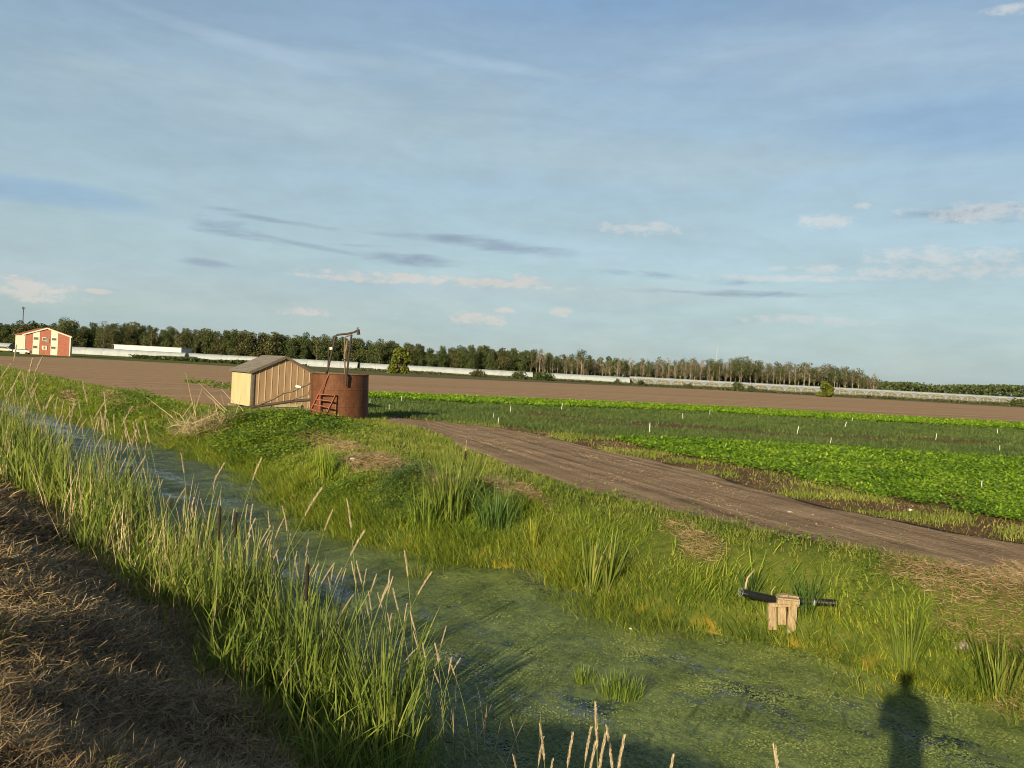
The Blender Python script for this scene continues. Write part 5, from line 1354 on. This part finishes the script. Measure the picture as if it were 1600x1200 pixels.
bush(1290, 620, 262, 6.2, 5.1, M_leafC, 'bright round bush in front of the right end of the wood', 4000)
bush(1152, 613, 300, 6.5, 3.2, M_leafA, 'low dark green bush left of the bright round one', 1100)
bush(1174, 613, 300, 4.2, 2.4, M_leafA, 'smaller dark bush touching the low dark green one', 800)
bush(964, 603, 330, 4.6, 2.3, M_leafA, 'small dark shrub near the left end of the arched row', 600)
bush(1000, 605, 330, 5.6, 2.0, M_leafA, 'low wide dark shrub below the first arches', 600)
bush(812, 593, 320, 8, 2.9, M_leafA, 'dark shrub below the side on greenhouses, left of centre', 800)
bush(850, 595, 322, 12, 2.4, M_leafA, 'wide low dark shrub below the side on greenhouses', 900)
bush(745, 588, 320, 9, 2.2, M_leafB, 'low olive shrub right of the big round bush', 700)
bush(1590, 637, 300, 9, 2.2, M_leafA, 'low dark shrub at the right edge below the greenhouses', 700)
bush(1075, 607, 335, 6, 1.6, M_leafB, 'low olive shrub in the middle of the arched row', 500)

# hedge / rough growth strips (uncountable)
def strip_leaves(name, lab, pts, wid, h_, n_, sz, mat):
    pl = resample(np.array(pts), 200); i = rng.integers(0, 200, n_)
    q = pl[i] + rng.normal(0, wid, (n_, 2)); hh = rng.random(n_) * h_ * (.3 + 1.1 * fbm(q[:, 0], q[:, 1], .09, 191))
    o = link(name, quads(name, np.stack([q[:, 0], q[:, 1], FIELD + hh], 1), sz * rng.uniform(.6, 1.3, n_)), mat); return STUFF(o, lab, 'undergrowth')
strip_leaves('hedge_weeds', 'dark green weedy strip below the greenhouses behind the soil field', [PD(x_, 560, 330)[:2] for x_ in (215, 300, 380, 470)], 1.6, 1.5, 12000, .4, M_leafA)
strip_leaves('rough_growth', 'uneven olive undergrowth strip in front of the greenhouses', [PD(x_, 590, 345)[:2] for x_ in (560, 800, 1000, 1300, 1700)], 3.0, 1.0, 22000, .32, M_leafB)
def understory(name, lab, pts, wid, h_, n_, sz, mat, hz=0):
    pl = resample(np.array(pts), 300); i = rng.integers(0, 300, n_)
    q = pl[i] + rng.normal(0, wid, (n_, 2)); hh = rng.random(n_) * h_ * (.45 + .9 * fbm(q[:, 0], q[:, 1], .06, 195))
    d = rng.normal(0, 1, (n_, 3)); d /= np.linalg.norm(d, axis=1)[:, None]
    e = np.cross(d, rng.normal(0, 1, (n_, 3))); e /= np.linalg.norm(e, axis=1)[:, None]
    c = np.stack([q[:, 0], q[:, 1], FIELD + hh], 1); s_ = (sz * rng.uniform(.5, 1.2, n_))[:, None]
    V = np.stack([c - d * s_, c + e * s_ * .7, c + d * s_, c - e * s_ * .7], 1); b0 = (np.arange(n_) * 4)[:, None]
    return STUFF(link(name, mesh_np(name, V.reshape(-1, 3), [b0 + np.array([[0, 1, 2, 3]])]), mat), lab, 'undergrowth')
understory('woodland_undergrowth', 'dense dark undergrowth filling the far wood below the crowns', [PD(x_, 560, 622)[:2] for x_ in (-420, 0, 400, 830, 1365)], 7, 14, 80000, 1.1, M_leafA)
# distant woods, far right and far left
def distant(name, lab, pxs, Y, tops, n_, mat, sz=2.2):
    px_ = rng.uniform(pxs[0], pxs[-1], n_)
    H_ = np.array([PD(a, np.interp(a, pxs, tops), Y)[2] - FIELD for a in px_[:]])
    f = np.clip((fbm(px_, px_ * 0 + 1, .028, 201) * .8 + fbm(px_, px_ * 0 + 9, .11, 203) * .35), 0, 1.2)
    hh = rng.random(n_) ** .7 * H_ * (.62 + .45 * f)
    x_ = px_ * 0; 
    xy = np.array([PD(a, 610, Y)[:2] for a in px_]); xy[:, 1] += rng.normal(0, 25, n_)
    d = rng.normal(0, 1, (n_, 3)); d /= np.linalg.norm(d, axis=1)[:, None]
    e = np.cross(d, rng.normal(0, 1, (n_, 3))); e /= np.linalg.norm(e, axis=1)[:, None]
    c = np.stack([xy[:, 0], xy[:, 1], FIELD + hh], 1); s_ = (sz * rng.uniform(.5, 1.2, n_))[:, None]
    V = np.stack([c - d * s_, c + e * s_ * .7, c + d * s_, c - e * s_ * .7], 1); b0 = (np.arange(n_) * 4)[:, None]
    STUFF(link(name, mesh_np(name, V.reshape(-1, 3), [b0 + np.array([[0, 1, 2, 3]])]), mat), lab, 'woods')
distant('distant_woods', 'far off low dark wood at the right behind the greenhouses', [1300, 1380, 1420, 1480, 1540, 1600, 2100], 1250., [596, 596, 597, 598, 600, 601, 628], 24000, M_leafA)

# ------------------------------------------------------------------ person taking the photograph (only the shadow is in the picture)
M_cloth = plain('dark_jacket', (.03, .04, .06), (.05, .06, .09), 20, .9)
M_skin = plain('skin', (.42, .26, .18), (.48, .30, .21), 20, .5)
M_hair = plain('hair', (.02, .015, .01), (.05, .035, .025), 60, .7)
M_jean = plain('trousers', (.05, .06, .09), (.08, .09, .13), 20, .9)
gx, gy = .02, -.30
g0 = float(gz(gx, gy))
hs_ = (HEAD[2] - g0) / 1.62
def skin(name, joints, edges, radii, mat, parent, root=0, lv=2):
    me = bpy.data.meshes.new(name); me.from_pydata(joints, edges, []); me.update()
    o = link(name, me, mat, parent)
    m_ = o.modifiers.new('skin', 'SKIN'); m_.use_smooth_shade = True
    for i, r_ in enumerate(radii):
        sv_ = me.skin_vertices[0].data[i]; sv_.radius = (r_, r_) if not hasattr(r_, '__len__') else r_
        sv_.use_root = (i == root)
    s2 = o.modifiers.new('sub', 'SUBSURF'); s2.levels = lv; s2.render_levels = lv
    return o
t = thing('person', 'person in dark jacket on the near bank whose long shadow falls across the duckweed', 'person', (gx, gy - .02, g0), 0)
t.scale = (hs_, hs_, hs_)
J = [(0, 0, .93), (0, 0, 1.12), (0, -.01, 1.32), (0, 0, 1.46), (0, .02, 1.54), (0, .03, 1.62), (0, .03, 1.72),       # 0 pelvis .. 6 crown
     (.10, 0, .88), (.12, .02, .48), (.13, -.02, .09), (.13, .13, .03),
     (-.10, 0, .88), (-.12, -.01, .48), (-.13, -.04, .09), (-.13, .11, .03),
     (.18, 0, 1.42), (.21, .04, 1.16), (.11, .24, 1.34), (.075, .27, 1.37),
     (-.18, 0, 1.42), (-.21, .04, 1.16), (-.11, .24, 1.34), (-.075, .27, 1.37)]
E_ = [(0, 1), (1, 2), (2, 3), (3, 4), (4, 5), (5, 6), (0, 7), (7, 8), (8, 9), (9, 10), (0, 11), (11, 12), (12, 13), (13, 14), (3, 15), (15, 16), (16, 17), (17, 18), (3, 19), (19, 20), (20, 21), (21, 22)]
Rr = [(.10, .07), (.12, .085), (.15, .10), (.09, .07), (.055, .055), (.085, .10), (.06, .07), .07, .052, .04, .035, .07, .052, .04, .035, .06, .045, .03, .024, .06, .045, .03, .024]
skin('body', J, E_, Rr, M_skin, t)
jk = [0, 1, 2, 3, 15, 16, 17, 19, 20, 21]; mpj = {a: i for i, a in enumerate(jk)}
skin('jacket', [(0, 0, .80) if a == 0 else J[a] if a not in (17, 21) else (J[a][0] * 1.12, J[a][1] - .02, J[a][2] - .02) for a in jk], [(mpj[a], mpj[c]) for a, c in E_ if a in mpj and c in mpj], [(.17, .14), (.155, .125), (.18, .13), (.10, .085), .07, .06, .042, .078, .06, .042], M_cloth, t)
jk = [0, 7, 8, 9, 11, 12, 13]; mpj = {a: i for i, a in enumerate(jk)}
skin('trousers', [(0, 0, .99), (0, 0, .93), (.09, 0, .80), (.12, .02, .48), (.13, -.02, .08), (-.09, 0, .80), (-.12, -.01, .48), (-.13, -.04, .08)], [(0, 1), (1, 2), (2, 3), (3, 4), (1, 5), (5, 6), (6, 7)], [(.16, .13), (.16, .13), .10, .075, .065, .098, .075, .065], M_jean, t)
skin('hair', [(0, .0, 1.60), (0, .0, 1.70), (0, .03, 1.745)], [(0, 1), (1, 2)], [(.088, .07), (.10, .10), (.06, .07)], M_hair, t)
for s_ in (-1, 1):
    # five fingers closing on the phone edge
    for k_f, (dz, ln_) in enumerate(((.03, .05), (.01, .055), (-.01, .052), (-.03, .042))):
        skin('finger', [(s_ * .078, .275, 1.37 + dz), (s_ * .085, .275 + ln_ * .5, 1.37 + dz), (s_ * .068, .275 + ln_ * .8, 1.37 + dz)], [(0, 1), (1, 2)], [.010, .009, .008], M_skin, t, lv=1)
    skin('thumb', [(s_ * .07, .27, 1.385), (s_ * .055, .262, 1.41), (s_ * .04, .266, 1.42)], [(0, 1), (1, 2)], [.012, .011, .009], M_skin, t, lv=1)
ph = MB(); ph.box((0, 0, 0), (.15, .009, .075)); o = ph.build('phone', M_black, None, bevel=.003)
o.location = (gx, gy - .02 + .288 * hs_, g0 + 1.37 * hs_); o.scale = (hs_,) * 3
tag(o, 'black phone held up in both hands by the person on the near bank', 'phone')
